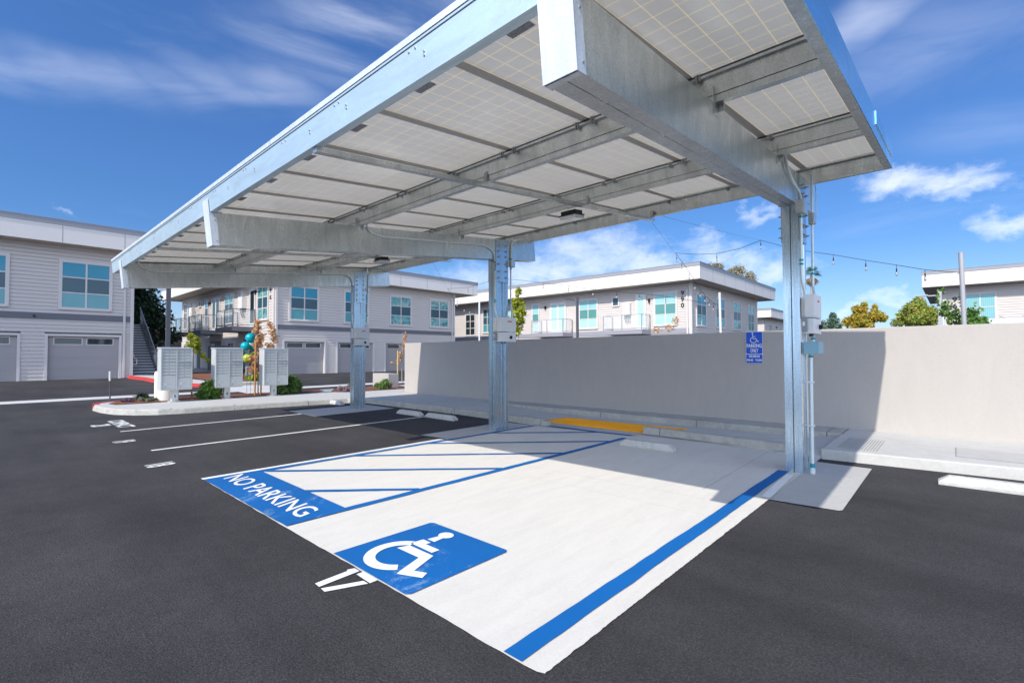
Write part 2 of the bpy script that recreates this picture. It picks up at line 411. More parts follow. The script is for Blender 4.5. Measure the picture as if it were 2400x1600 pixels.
# wheelchair symbol painted in the box
mb = MB(); Z = .0178
def arc_band(cx, cy, r0, r1, a0, a1, n, z, m, mb, F=None):
    F = F or (lambda x, y: (x, y, z))
    i = mb.addv([F(cx+r*math.cos(rad(a0+(a1-a0)*j/n)), cy+r*math.sin(rad(a0+(a1-a0)*j/n))) for r in (r0, r1) for j in range(n+1)])
    for j in range(n): mb.face((i+j, i+j+1, i+n+2+j, i+n+1+j), m)
arc_band(-3.165, 2.178, .180, .267, 118, 322, 36, Z, 'white_paint', mb)
for p in ([(-3.289,2.239),(-3.255,2.335),(-2.954,2.335),(-3.01,2.241)], [(-3.01,2.241),(-2.954,2.335),(-2.855,2.086),(-2.928,2.02)], [(-2.928,2.02),(-2.855,2.086),(-2.757,2.126),(-2.722,2.056),(-2.905,1.975)],
          [(-3.289,2.369),(-3.275,2.485),(-3.172,2.484),(-3.18,2.437),(-3.005,2.437),(-3.008,2.363)], [(-3.255,2.512),(-3.165,2.512),(-3.175,2.62),(-3.235,2.62)]):
    mb.poly([(x, y, Z) for x, y in p], 'white_paint')
mb.poly([(-3.203+.070*math.cos(a*.349), 2.668+.062*math.sin(a*.349), Z+.001) for a in range(18)], 'white_paint')
struct(mb.build('wheelchair_symbol'))
# stall numbers stencilled on the asphalt
def stencil(name, s, x0, x1, y0, y1, m='white_paint'):
    mb = MB(); text(mb, s, lambda a, b: (x0+a-b*.12, y0+b, .0065), x1-x0, y1-y0, m, .03); struct(mb.build(name))
stencil('stall_number', '18', -8.36, -8.14, 1.53, 1.875); stencil('stall_number', '19', -11.05, -10.83, 1.55, 1.88)
stencil('stall_number', '20', -13.97, -13.62, 1.585, 1.925); stencil('compact_lettering', 'COMPACT', -14.60, -13.06, 1.95, 2.25)
mb = MB(); Z = .0178
for p in ([(-3.213,1.535),(-3.146,1.532),(-3.160,1.836),(-3.227,1.836)], [(-3.245,1.79),(-3.227,1.836),(-3.222,1.77)], [(-3.117,1.529),(-3.055,1.525),(-2.945,1.776),(-3.005,1.776)], [(-3.13,1.795),(-2.942,1.787),(-2.942,1.846),(-3.13,1.848)]):
    mb.poly([(x, y, .0065 if y < 9 else Z) for x, y in p], 'white_paint')
struct(mb.build('stall_number'))
line('stall_line', -9.60,1.85,-9.72,7.55,.085,'white_paint',z=.006,seed=31)
line('stall_line', -12.42,1.88,-12.56,5.60,.085,'white_paint',z=.006,seed=32)
line('stall_line', -6.935,1.855,-6.915,5.68,.085,'white_paint',z=.006,seed=33)
line('stall_line', -1.515,5.66,-1.565,6.93,.09,'white_paint',z=.0155,seed=34)
sheet('column_pad', rough_edge((-1.478,5.645),(-.865,5.70),12,.002,8)+[(-.84,5.74),(-.84,8.05),(-1.478,8.05)], .007, 'pad_concrete')
sheet('column_pad', [(-7.56,5.66),(-6.862,5.73),(-6.862,8.05),(-7.56,8.0)], .007, 'pad_concrete')
sheet('column_pad', [(-13.42,5.63),(-11.78,5.60),(-11.84,7.95),(-13.42,7.95)], .007, 'pad_concrete')
sheet('asphalt_patch', [(-8.05,5.65),(-7.58,5.65),(-7.58,5.98),(-8.05,5.95)], .005, 'asphalt_edge')

def wy(x): return 10.40 + .036*(x+14.8)
# pavement, island and kerbs
isl = [(-18.75,2.5),(-18.3,2.12),(-17.7,2.06),(-16.9,2.12),(-16.1,2.28),(-15.5,2.62),(-15.15,3.05),(-14.98,3.6),(-14.9,4.4),(-14.75,5.6),(-14.5,7.0),(-14.3,7.85),(-14.0,8.14),(-13.6,8.23),(-9.6,8.25),(-9.6,wy(-9.6)),(-14.8,wy(-14.8)),(-14.8,13.5),(-18.75,13.5)]
def inset(pts, d):
    out = []; n = len(pts)
    for i in range(n):
        p0, p1, p2 = Vector(pts[i-1]), Vector(pts[i]), Vector(pts[(i+1) % n])
        a = (p1-p0).normalized(); b = (p2-p1).normalized(); na = Vector((-a.y, a.x)); nb = Vector((-b.y, b.x)); m = (na+nb)
        m = m.normalized()/max(.3, math.sqrt((1+na.dot(nb))/2)); out.append((p1.x+m.x*d, p1.y+m.y*d))
    return out
def ring(mb, a, za, b, zb, m):
    i = mb.addv([(x, y, za) for x, y in a] + [(x, y, zb) for x, y in b]); n = len(a)
    for j in range(n): mb.face((i+j, i+(j+1) % n, i+n+(j+1) % n, i+n+j), m)
mb = MB(); r1 = inset(isl, .025); r2 = inset(isl, .05)
ring(mb, isl, 0, r1, .115, 'kerb_concrete'); ring(mb, r1, .115, r2, .145, 'kerb_concrete')
mb.poly([(x, y, .145) for x, y in r2], 'walk_concrete')
walk = mb.build('pavement'); struct(walk)
# kerb joints and the red nose of the island
for (x, y, dx, dy) in ((-15.08,3.3,.9,-.35), (-14.86,4.75,1,0), (-14.55,6.7,1,0), (-13.0,8.24,0,-1), (-11.2,8.245,0,-1), (-9.7,8.25,0,-1)):
    mb = MB(); v = Vector((dx, dy)).normalized(); t = Vector((-v.y, v.x))*.007; p = Vector((x, y)); q = p+v*.006; b = p-v*.16
    i = mb.addv([(q.x+t.x, q.y+t.y, .0), (q.x-t.x, q.y-t.y, .0), (q.x-t.x-v.x*.04, q.y-t.y-v.y*.04, .147), (q.x+t.x-v.x*.04, q.y+t.y-v.y*.04, .147), (b.x-t.x, b.y-t.y, .147), (b.x+t.x, b.y+t.y, .147)])
    mb.face((i, i+1, i+2, i+3), 'lip_dark'); mb.face((i+3, i+2, i+4, i+5), 'lip_dark'); struct(mb.build('kerb_joint'))
mb = MB(); seg = isl[17:19] and [(-18.757,9.),(-18.757,2.496),(-18.305,2.113),(-17.9,2.073)]
ins = [(-18.60,9.),(-18.60,2.58),(-18.22,2.27),(-17.86,2.23)]
i = mb.addv([(x, y, 0.003) for x, y in seg]+[(x+.02, y+.018, .151) for x, y in seg]+[(x, y, .151) for x, y in ins])
for j in range(3):
    mb.face((i+j, i+j+1, i+5+j, i+4+j), 'red_paint'); mb.face((i+4+j, i+5+j, i+9+j, i+8+j), 'red_paint')
struct(mb.build('red_kerb'))
sheet('mulch_bed', [(-18.55,2.75),(-17.9,2.42),(-17.35,2.5),(-17.25,3.2),(-17.42,4.0),(-17.42,7.2),(-17.3,8.3),(-18.0,8.9),(-18.55,8.9)], .160, 'mulch')
sheet('mulch_bed', [(-18.55,9.6),(-17.2,8.75),(-16.6,9.2),(-16.5,12.4),(-18.55,12.4)], .160, 'mulch')
# lowered pavement behind the kerb, the ramps either side of it, and the ledge along the wall
mb = MB(); Y0 = 8.25; Y1 = 10.02
def strip(x0, z0, x1, z1, ya=8.40, m='walk_concrete'):
    mb.poly([(x0, ya, z0), (x1, ya, z1), (x1, Y1+.022*(x1+6), z1), (x0, Y1+.022*(x0+6), z0)], m)
strip(-9.6, .145, -8.0, .03, 8.25); strip(-8.0, .03, -6.55, .02, 8.25); strip(-6.55, .02, -4.46, .02, 8.62); strip(-4.46, .02, -2.1, .03, 8.5); strip(-2.1, .03, -1.475, .11, 8.5)
mb.poly([(-6.55,8.25,.02),(-4.46,8.25,.0075),(-4.46,8.62,.02),(-6.55,8.62,.02)], 'pad_concrete')
mb.poly([(-1.475,8.5,.11),(-2.1,8.5,.03),(-2.1,8.3,.0075),(-1.475,8.3,.0075)], 'walk_concrete')
struct(mb.build('lowered_pavement'))
def kerb(name, x0, x1, y0, y1, z, parent=None, w=.15, m='kerb_concrete'):
    mb = MB()
    prof = [(0,-.02),(0.022,z-.03),(.04,z-.008),(.06,z),(w,z),(w,-.02)]
    i = mb.addv([(x0, y0+a, b) for a, b in prof]+[(x1, y1+a, b) for a, b in prof]); n = len(prof)
    for j in range(n): mb.face((i+j, i+(j+1) % n, i+n+(j+1) % n, i+n+j), m)
    mb.face([i+j for j in range(n)], m); mb.face([i+n+j for j in reversed(range(n))], m)
    return struct(mb.build(name))
kerb('kerb', -9.6, -6.60, 8.25, 8.10, .145); kerb('kerb', -6.585, -6.43, 8.10, 8.10, .115)
kerb('kerb', -4.46, -4.12, 8.60, 8.585, .14); kerb('kerb', -4.105, -1.95, 8.585, 8.46, .14)
mb = MB()
for x0, x1 in ((-10.4,-8.6),(-8.59,-6.3),(-6.29,-4.0),(-3.99,-1.7),(-1.69,-1.475)):
    f = lambda x: Y1+.022*(x+6)
    mb.poly([(x0,f(x0),.0),(x1,f(x1),.0),(x1,f(x1)+.02,.15),(x0,f(x0)+.02,.15)], 'kerb_concrete')
    mb.poly([(x0,f(x0)+.02,.15),(x1,f(x1)+.02,.15),(x1,wy(x1)+.1,.158),(x0,wy(x0)+.1,.158)], 'kerb_concrete')
struct(mb.build('wall_ledge'))
mb = MB(); mb.prism([(-1.475,8.34),(1.2,8.62),(6.5,8.80),(6.5,11.3),(-1.475,wy(-1.475)+.12)], -.02, .15, 'walk_concrete')
struct(mb.build('pavement', bevel=.02))
mb = MB()
for k in range(14): mb.box(-1.30+k*.035-.004, -1.30+k*.035+.004, 8.62, 9.75, .1505, .1535, 'mailbox_line')
struct(mb.build('warning_grooves'))
sheet('utility_cover', [(.0,8.92),(4.,8.98),(4.,9.75),(.0,9.75)], .1525, 'pad_concrete')
mb = MB()
for a in ((.0,8.92,4.,8.98),(.0,9.75,4.,9.75)): pass
mb.box(-.012, .0, 8.92, 9.75, .151, .1545, 'mailbox_line'); mb.box(0, 4, 8.905, 8.917, .151, .1545, 'mailbox_line'); struct(mb.build('cover_joint'))
# yellow tactile mat with its domes
mat_ = thing('tactile_mat', 'yellow tactile warning mat with raised domes at the end of the striped aisle', 'tactile mat', (-5.6,8.9,0))
mb = MB(); mb.prism([(-7.0,8.66),(-6.8,8.56),(-4.47,8.60),(-4.44,8.78),(-4.0,8.80),(-4.0,9.64),(-6.86,9.46)], .021, .029, 'yellow_mat')
for a in range(38):
    for b in range(14):
        x = -6.80+a*.075; y = 8.63+b*.075
        if (x > -4.5 and y < 8.82) or x > -4.05 or y > 9.4+(x+6.8)*.06: continue
        mb.lathe([(.024, .029), (.019, .038), (.009, .041)], x, y, 'yellow_mat', 6)
mb.build('mat_sheet', mat_)
# far gutter and the light crossing on the drive
for y0, y1 in ((-14,-2.),(-1.99,9.),(9.01,34.)): sheet('gutter_strip', [(-22.05,y0),(-21.2,y0),(-21.2,y1),(-22.05,y1)], .008, 'gutter_concrete', zf=zg)
sheet('drive_crossing', [(-24.,6.9),(-22.07,6.9),(-22.07,8.9),(-24.,8.9)], .01, 'gutter_concrete', zf=zg)
sheet('drive_crossing', [(-21.18,6.9),(-18.8,6.9),(-18.8,8.9),(-21.18,8.9)], .01, 'gutter_concrete', zf=zg)

# wheel stops
def wheel_stop(L, label, loc, rot=0, g='concrete wheel stops at the heads of the stalls'):
    t = thing('wheel_stop', label, 'wheel stop', loc, g, local=True); t.rotation_euler.z = rot
    mb = MB(); h = .115; w0 = .075; w1 = .05; l = L/2; r = .10
    i = mb.addv([(-l,-w0,0),(l,-w0,0),(l,w0,0),(-l,w0,0),(-l,-w0,.045),(l,-w0,.045),(l,w0,.045),(-l,w0,.045),(-l+r,-w1,h),(l-r,-w1,h),(l-r,w1,h),(-l+r,w1,h)])
    for q in ((0,3,2,1),(0,1,5,4),(1,2,6,5),(2,3,7,6),(3,0,4,7),(4,5,9,8),(5,6,10,9),(6,7,11,10),(7,4,8,11),(8,9,10,11)): mb.face([i+k for k in q], 'stop_concrete')
    mb.build('stop_block', t, bevel=.012)
    for s in (-1, 1): mb = MB(); mb.lathe([(.013, h-.01), (.013, h+.002)], s*(l-.25), 0, 'bolt_metal', 10); mb.build('pin', t)
    return t
wheel_stop(.93, 'concrete wheel stop in the shade on the pale slab beside the blue aisle stripe', (-3.73,7.34,.006), .03)
wheel_stop(1.08, 'nearer of the two white wheel stops left of the middle carport column', (-9.10,7.42,0))
wheel_stop(.98, 'farther of the two white wheel stops left of the middle carport column', (-10.30,7.38,0))
wheel_stop(1.1, 'wheel stop half in the sun just left of the farthest carport column', (-14.35,7.40,0), .02)
wheel_stop(1.7, 'bright sunlit wheel stop on dark asphalt at the right edge, right of the near column', (.68,7.73,0), .03)

# ---------------------------------------------------------------- solar carport
AL = math.atan(.1088); CA, SA = math.cos(AL), math.sin(AL)
def R(x, u, h): return (x, 1.87+u*CA-h*SA, 3.33+u*SA+h*CA)
XL, XR = -13.57, -.57; UB = 6.29
car = thing('solar_carport', 'galvanised steel carport with a tilted solar panel roof on three columns over the stalls', 'carport', (-7,7.2,0))
# purlins: lipped channels; the front one is the fascia
def channel(name, u, flip, m, x0=XL, x1=XR, depth=.25, fl=.075):
    mb = MB(R); t = .006; s = -1 if flip else 1
    mb.box(x0, x1, u, u+s*t, 0, depth, m)
    for h in (0, depth-t): mb.box(x0, x1, u+s*t, u+s*fl, h, h+t, m)
    mb.box(x0, x1, u+s*fl, u+s*(fl-t), t, .022, m); mb.box(x0, x1, u+s*fl, u+s*(fl-t), depth-.022, depth-t, m)
    return mb
mb = channel('f', 0, False, 'galvanised_fascia'); fas = mb.build('front_fascia', car)
mb = MB(R)
for a, b in ((XL,-9.2),(-9.19,-4.86),(-4.85,XR)): mb.box(a, b, -.006, .03, .2535, .295, 'galvanised_cap')
mb.build('edge_strip', fas)
mb = MB(R); mb.box(XL, XR, -.004, 0, .226, .232, 'lip_dark'); mb.build('drip_groove', fas)
def bolts(pts, parent, r=.008, name='bolt'):
    """bolt heads standing on the fascia face"""
    for (x, h) in pts:
        mb = MB(); c = Vector(R(x, 0, h))
        n_ = Vector((0, -CA, -SA)); mb.tube([c, c+n_*.006], r, 'bolt_metal', 6); mb.build(name, parent)
bp = []
for k in range(12):
    x = -1.57-k*1.0
    bp += [(x-.035, .20), (x+.035, .20)]
for x in (-2.45,-3.43,-4.05,-5.3,-6.1,-8.2,-9.7,-11.0,-12.2): bp += [(x, .12), (x, .145)]
bolts(bp, fas)
for u in (2.04, 4.15):
    mb = channel('p', u, False, 'galvanised', XL+.02, XR-.05); mb.box(XL+.02, XR-.05, u-.004, u-.0005, .055, .06, 'lip_dark')
    mb.box(XL+.02, XR-.05, u-.030, u-.001, .205, .225, 'galvanised'); mb.box(XL+.02, XR-.05, u-.010, u-.001, .225, .25, 'lip_dark')
    mb.build('purlin', car)
mb = channel('p', UB, True, 'galvanised', XL+.02, XR-.05); bpur = mb.build('purlin', car)
mb = MB(R); mb.box(XL, XR, UB+.003, UB+.10, .252, .325, 'galvanised_cap'); mb.build('edge_strip', bpur)  # unseen strip added at the back so the roof shadow reaches higher
# end channels closing the roof left and right
for x, s, m in ((XR, 1, 'galvanised_sky_sheen'), (XL, -1, 'galvanised')):
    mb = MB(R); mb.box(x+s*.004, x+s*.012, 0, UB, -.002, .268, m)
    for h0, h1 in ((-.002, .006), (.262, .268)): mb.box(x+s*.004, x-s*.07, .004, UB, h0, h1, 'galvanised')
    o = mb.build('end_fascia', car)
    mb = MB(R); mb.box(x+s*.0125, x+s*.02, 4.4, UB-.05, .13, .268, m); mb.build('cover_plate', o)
# struts hung below the purlins, mid bay
for x in (-4.03, -9.72):
    mb = MB(R); mb.box(x-.035, x+.035, .02, UB+.13, -.045, -.001, 'galvanised')
    st = mb.build('strut', car)
    for u in (2.06, 4.17, 6.24):
        mb = MB(R); mb.prism([(u+.0-.06, -.0), (u-.02, .11), (u+.0, .11), (u+.0, .0)], x+.05, x+.10, 'bolt_metal', 'x'); mb.build('bracket', st)
# panels
PW, PL = .999, 2.091
def panel(x, u):
    mb = MB(lambda a, b, c: (a, b*CA-c*SA, b*SA+c*CA)); hw = PW/2
    mb.poly([(-hw+.002,.002,.266),(hw-.002,.002,.266),(hw-.002,PL-.002,.266),(-hw+.002,PL-.002,.266)], 'panel_back')
    p = mb.build('solar_panel'); p.parent = car; OFF[p] = Vector((0,0,0))
    mb = MB(lambda a, b, c: (a, b*CA-c*SA, b*SA+c*CA))
    for s in (-1, 1):
        mb.box(s*hw, s*(hw-.005), 0, PL, .246, .291, 'aluminium'); mb.box(s*(hw-.005), s*(hw-.042), .036, PL-.036, .246, .2485, 'aluminium')
        y = 0 if s < 0 else PL; mb.box(-hw+.005, hw-.005, y, y-s*.005, .252, .291, 'aluminium'); mb.box(-hw+.005, hw-.005, y-s*.005, y-s*.036, .252, .2545, 'aluminium')
    mb.build('frame', p)
    return p
def panel_loc(x, u): v = Vector(R(x, u, 0)) - OFF[car]; return v
p0 = panel(0, 0); pl = None
mb = MB(lambda a, b, c: (a, b*CA-c*SA, b*SA+c*CA)); mb.poly([(-.06,.35,.2645),(.14,.35,.2645),(.14,.49,.2645),(-.06,.49,.2645)], 'label_print'); lab = mb.build('type_label', p0)
plist = []
for r_, u in enumerate((.012, 2.104, 4.196)):
    for k in range(13):
        x = -1.07-k*1.0
        if r_ == 0 and k == 0: p = p0
        else:
            p = p0.copy(); COL.objects.link(p); p.parent = car
            for ch in p0.children:
                if ch == lab and r_ != 0: continue
                c = ch.copy(); COL.objects.link(c); c.parent = p
        p.location = panel_loc(x, u); plist.append(p)
# clips holding the panels to the purlins
mb = MB(lambda a, b, c: (a, b*CA-c*SA, b*SA+c*CA))
mb.box(-.02,.02,-.038,-.033,.19,.238,'bolt_metal'); mb.box(-.004,.004,-.045,-.031,.175,.243,'seam_dark'); mb.box(-.03,.03,-.042,-.030,.232,.242,'bolt_metal')
c0 = mb.build('panel_clip'); c0.parent = car; first = True
for u in (2.04, 4.15, UB-.006):
    for k in range(12):
        for dx in (-.09, .09):
            if u > 5 and dx > 0: continue
            c = c0 if first else c0.copy()
            if not first: COL.objects.link(c)
            first = False; c.parent = car; c.location = panel_loc(-1.57-k*1.0+dx, u)
# small hex bolt used on the columns, axis +X
mb = MB(); mb.tube([(0,0,0),(.008,0,0)], .026, 'galvanised', 12); mb.tube([(.008,0,0),(.026,0,0)], .017, 'bolt_metal', 6); mb.tube([(.026,0,0),(.048,0,0)], .008, 'bolt_metal', 8)
hb = mb.build('hex_bolt'); hb_used = False
def column(xc, bx0, y0, y1):
    """column, the beam it carries (skewed a touch at the near end) and plates; bx0: beam centre at its front end"""
    global hb_used
    hw = .098; g = .006; mb = MB(); zt = 3.33+(7.05-1.87)*.1088-.40
    pr = [(xc-hw,y0),(xc-g,y0),(xc-g,y0+.014),(xc+g,y0+.014),(xc+g,y0),(xc+hw,y0)]
    ym = (y0+y1)/2
    right = [(xc+hw,ym-.10),(xc+hw-.012,ym-.095),(xc+hw-.012,ym-.03),(xc+hw-.03,ym-.025),(xc+hw-.03,ym+.03),(xc+hw-.012,ym+.035),(xc+hw-.012,ym+.10),(xc+hw,ym+.105),(xc+hw,y1)]
    left = [(2*xc-a, b) for a, b in reversed(right)]
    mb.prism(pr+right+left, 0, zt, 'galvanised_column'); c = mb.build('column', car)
    mb = MB(); mb.box(xc-g+.0005, xc+g-.0005, y0+.010, y0+.013, 0, zt-.005, 'lip_dark'); mb.build('seam', c)
    for k in range(7): mb = MB(); mb.tube([(xc-.012, y0-.001, .35+k*.42), (xc+.012, y0-.001, .352+k*.42)], .005, 'bolt_metal', 6); mb.build('weld', c)
    # beam: box girder of two channels
    def Bm(a, u, h):
        x, y, z = R(0, u, h); cx = bx0+(xc-bx0)*min(1.2, u/5.2); return (cx+a, y, z)
    mb = MB(Bm); n = 8
    us = [.03+6.31*k/n for k in range(n+1)]
    for k in range(n):
        a, b = us[k], us[k+1]
        for q in ([(-.1,a,-.41),(-.1,b,-.41),(-.1,b,-.002),(-.1,a,-.002)], [(.1,a,-.41),(.1,b,-.41),(.1,b,-.002),(.1,a,-.002)],
                  [(-.1,a,-.41),(-.1,b,-.41),(-.005,b,-.41),(-.005,a,-.41)], [(.005,a,-.41),(.005,b,-.41),(.1,b,-.41),(.1,a,-.41)],
                  [(-.005,a,-.41),(-.005,b,-.41),(-.005,b,-.403),(-.005,a,-.403)], [(.005,a,-.41),(.005,b,-.41),(.005,b,-.403),(.005,a,-.403)],
                  [(-.005,a,-.403),(-.005,b,-.403),(.005,b,-.403),(.005,a,-.403)], [(-.1,a,-.002),(-.1,b,-.002),(.1,b,-.002),(.1,a,-.002)]): mb.poly(q, 'galvanised')
    for k in range(2, n): mb.poly([(.1005,us[k]-.004,-.40),(.1005,us[k]-.002,-.40),(.1005,us[k]-.002,-.01),(.1005,us[k]-.004,-.01)], 'galvanised') if k == 4 else None
    bm_ = mb.build('beam', car)
    mb = MB(Bm); mb.box(-.106,.106,-.014,-.007,-.415,.165,'galvanised_cap'); mb.box(.1005,.1055,-.007,.07,-.415,-.004,'galvanised_cap'); mb.box(-.1055,-.1005,-.007,.07,-.415,-.004,'galvanised_cap'); mb.box(-.1,.1,.0,.05,-.4175,-.4125,'galvanised_cap')
    cap = mb.build('end_cap', bm_)
    mb = MB(Bm)
    for h in (-.36,-.10,-.045): mb.tube([(.1055,.045,h),(.112,.045,h)], .008, 'bolt_metal', 8)
    mb.build('cap_bolt', cap)
    mb = MB(Bm); mb.box(-.1025,.1025,6.34,6.348,-.41,-.004,'galvanised'); mb.build('end_cap', bm_)
    # gusset plates and bolts
    for s in (-1, 1):
        mb = MB(); zz = 3.02; ztp = 3.33+(y0-1.87)*.1088
        mb.prism([(y0+.003,zz),(y1-.003,zz),(y1-.003,ztp+.02),(y0+.003,ztp-.01)], xc+s*.1015, xc+s*.111, 'galvanised_column', 'x'); pl_ = mb.build('gusset_plate', car)
        for k, z in enumerate((3.12,3.25,3.40,3.55,3.66,3.78)):
            for y in (y0+.07+.01*(k % 2), y1-.08):
                b = hb if not hb_used else hb.copy()
                if hb_used: COL.objects.link(b)
                hb_used = True; b.parent = pl_; b.location = Vector((xc+s*.111, y, z-.02*(y < ym)))-OFF[pl_]; b.rotation_euler = (0,0,0 if s > 0 else math.pi); OFF[b] = Vector((0,0,0))
    # brackets where the purlins sit on the beam
    for u in (2.10, 4.21):
        mb = MB(Bm); mb.box(.1005,.106,u-.10,u+.02,-.10,.12,'galvanised'); mb.box(.106,.15,u+.012,u+.018,-.06,.14,'galvanised'); mb.build('purlin_bracket', bm_)
column(-1.557, -1.417, 7.125, 7.50); column(-6.922, -6.922, 6.965, 7.335); column(-12.62, -12.60, 7.06, 7.42)

# ---------------------------------------------------------------- fittings on the columns
def smooth_path(pts, r=.09, n=5):
    pts = [Vector(p) for p in pts]; out = [pts[0]]
    for i in range(1, len(pts)-1):
        p0, p1, p2 = pts[i-1], pts[i], pts[i+1]; a = (p0-p1); b = (p2-p1); d = min(r, a.length*.45, b.length*.45)
        s, e = p1+a.normalized()*d, p1+b.normalized()*d
        for k in range(n+1):
            t = k/n; out.append(s*(1-t)**2+p1*2*t*(1-t)+e*t*t)
    out.append(pts[-1]); return out
def conduit(path, label, rings=(), r=.013, group='steel conduits run along the carport frame', rr=.1):
    t = thing('conduit', label, 'conduit', path[-1], group)
    mb = MB(); mb.tube(smooth_path(path, rr), r, 'conduit', 10); mb.build('pipe', t, smooth=True)
    for p, ax in rings:
        d = Vector(ax)*.012; c = Vector(p); mb = MB(); mb.tube([c-d, c+d], r*1.45, 'conduit_ring', 12); mb.build('coupling', t, smooth=True)
    return t
xr = -1.415; Zr = (0,0,1)
conduit([(xr,6.25,3.86),(xr,6.36,3.76),(xr,6.60,3.66),(xr,6.98,3.60),(xr,7.04,3.50)], 'thick bent conduit dropping from the panels to the box atop the near column', [((xr,7.04,3.515),Zr)], .018)
conduit([(xr,7.045,3.33),(xr,7.02,2.60),(xr+.01,7.00,2.45),(xr+.05,6.97,2.30),(-1.33,6.96,2.02)], 'conduit running down the near column face and bending over the inverter side', [((xr,7.045,3.30),Zr),((xr,7.025,2.74),Zr),((xr,7.023,2.69),Zr)], .017)
conduit([(xr+.05,7.42,3.95),(xr+.05,7.46,3.85),(xr+.05,7.44,3.3),(xr+.05,7.42,2.42),(xr+.09,7.30,2.28)], 'rear conduit of the near column, hanging from the roof to the inverter top', [((xr+.05,7.42,2.66),Zr),((xr+.05,7.42,2.61),Zr)], .017)
conduit([(xr+.06,7.60,3.86),(xr+.06,7.66,3.80),(xr+.06,7.67,3.43),(xr+.06,7.62,3.42)], 'thin dark cable loop beside the top of the near column', r=.006)
conduit([(-1.335,7.20,1.80),(-1.335,7.22,1.76),(-1.335,7.22,1.69)], 'short conduit stub joining the inverter and the pale blue box on the near column', [((-1.335,7.22,1.74),Zr)], .018)
lp = conduit([(-1.37,7.25,1.54),(-1.37,7.23,.9),(-1.37,7.22,.01)], 'long vertical conduit running down beside the foot of the near column', [((-1.37,7.25,1.51),Zr),((-1.37,7.22,.10),Zr),((-1.37,7.22,.125),Zr)], .020)
for z in (1.18,.62):
    mb = MB(); mb.box(-1.47,-1.335,7.235,7.25,z-.008,z+.008,'galvanised_cap'); mb.box(-1.40,-1.34,7.20,7.235,z-.012,z+.012,'galvanised_cap'); mb.build('strap', lp, bevel=.002)
mb = MB(); mb.tube([(-1.37,7.22,.0),(-1.37,7.22,.075)], .031, 'conduit', 12); mb.build('foot_fitting', lp)
mb = MB()
xm = -6.80
conduit([(xm,4.02,3.60),(xm,4.10,3.50),(xm,4.30,3.452),(xm,6.62,3.70),(xm,6.90,3.62),(xm,6.925,3.38)], 'conduit along the middle beam bending down onto the middle column', [((xm,6.925,3.40),Zr)], .017, rr=.14)
conduit([(xm,6.925,3.28),(xm,6.925,2.60),(xm+.02,6.90,2.48),(xm+.05,6.95,2.22),(xm+.06,6.95,1.98)], 'conduit down the middle column to the side of its inverter', [((xm,6.925,3.25),Zr),((xm,6.925,2.64),Zr),((xm,6.925,2.60),Zr)], .017)
conduit([(xm,8.02,4.03),(xm,7.60,3.98),(xm,7.42,3.88),(xm,7.40,3.50)], 'short conduit curving from the back purlin to the box on the middle column', [((xm,7.40,3.53),Zr)], .017, rr=.13)
conduit([(xm,7.395,3.36),(xm,7.39,2.62),(xm+.05,7.38,2.45),(xm+.09,7.33,2.27)], 'conduit dropping from the small box to the inverter top on the middle column', [((xm,7.395,3.33),Zr),((xm,7.39,2.66),Zr),((xm,7.39,2.61),Zr)], .017)
xl = -12.50
conduit([(xl,2.12,3.52),(xl,2.16,3.38),(xl,2.40,3.30),(xl,6.78,3.78),(xl,6.97,3.66),(xl,6.985,3.46)], 'long conduit along the whole farthest beam, bending down at its column', [((xl,6.985,3.48),Zr)], .017, rr=.13)
conduit([(xl,6.985,3.36),(xl,6.99,2.66),(xl,6.99,2.5),(xl+.05,7.02,2.3),(xl+.08,7.04,2.0)], 'conduit down the farthest column to the side of its inverter', [((xl,6.985,3.33),Zr),((xl,6.99,2.70),Zr)], .017)
conduit([(xl,7.92,4.02),(xl,7.62,3.98),(xl,7.49,3.85),(xl,7.465,3.3),(xl,7.455,2.5),(xl+.05,7.44,2.28)], 'conduit curving from the back purlin down to the inverter on the farthest column', [((xl,7.46,3.42),Zr),((xl,7.456,2.66),Zr)], .017, rr=.13)
def jbox(x0, x1, y0, y1, z0, z1, label, m='galvanised'):
    t = thing('junction_box', label, 'electrical box', ((x0+x1)/2, (y0+y1)/2, z0)); mb = MB(); mb.box(x0, x1, y0, y1, z0, z1, m); mb.build('box', t, bevel=.004)
    mb = MB(); mb.box(x1+.0005, x1+.006, y0+.004, y1-.004, z0+.004, z1-.004, m); mb.build('lid', t, bevel=.002); return t
jbox(-1.455,-1.36,6.93,7.13,3.33,3.50,'grey metal box on a conduit just below the near beam')
jbox(-1.40,-1.33,7.36,7.48,3.27,3.41,'small box on the rear conduit beside the near column top')
jbox(-6.81,-6.73,7.335,7.455,3.355,3.49,'small metal box on the back edge of the middle column')
jbox(-12.505,-12.44,7.43,7.51,3.36,3.46,'tiny metal box on the back edge of the farthest column')
b = jbox(-1.42,-1.26,7.07,7.385,1.545,1.70,'pale blue metal box below the inverter on the near column','blue_box')
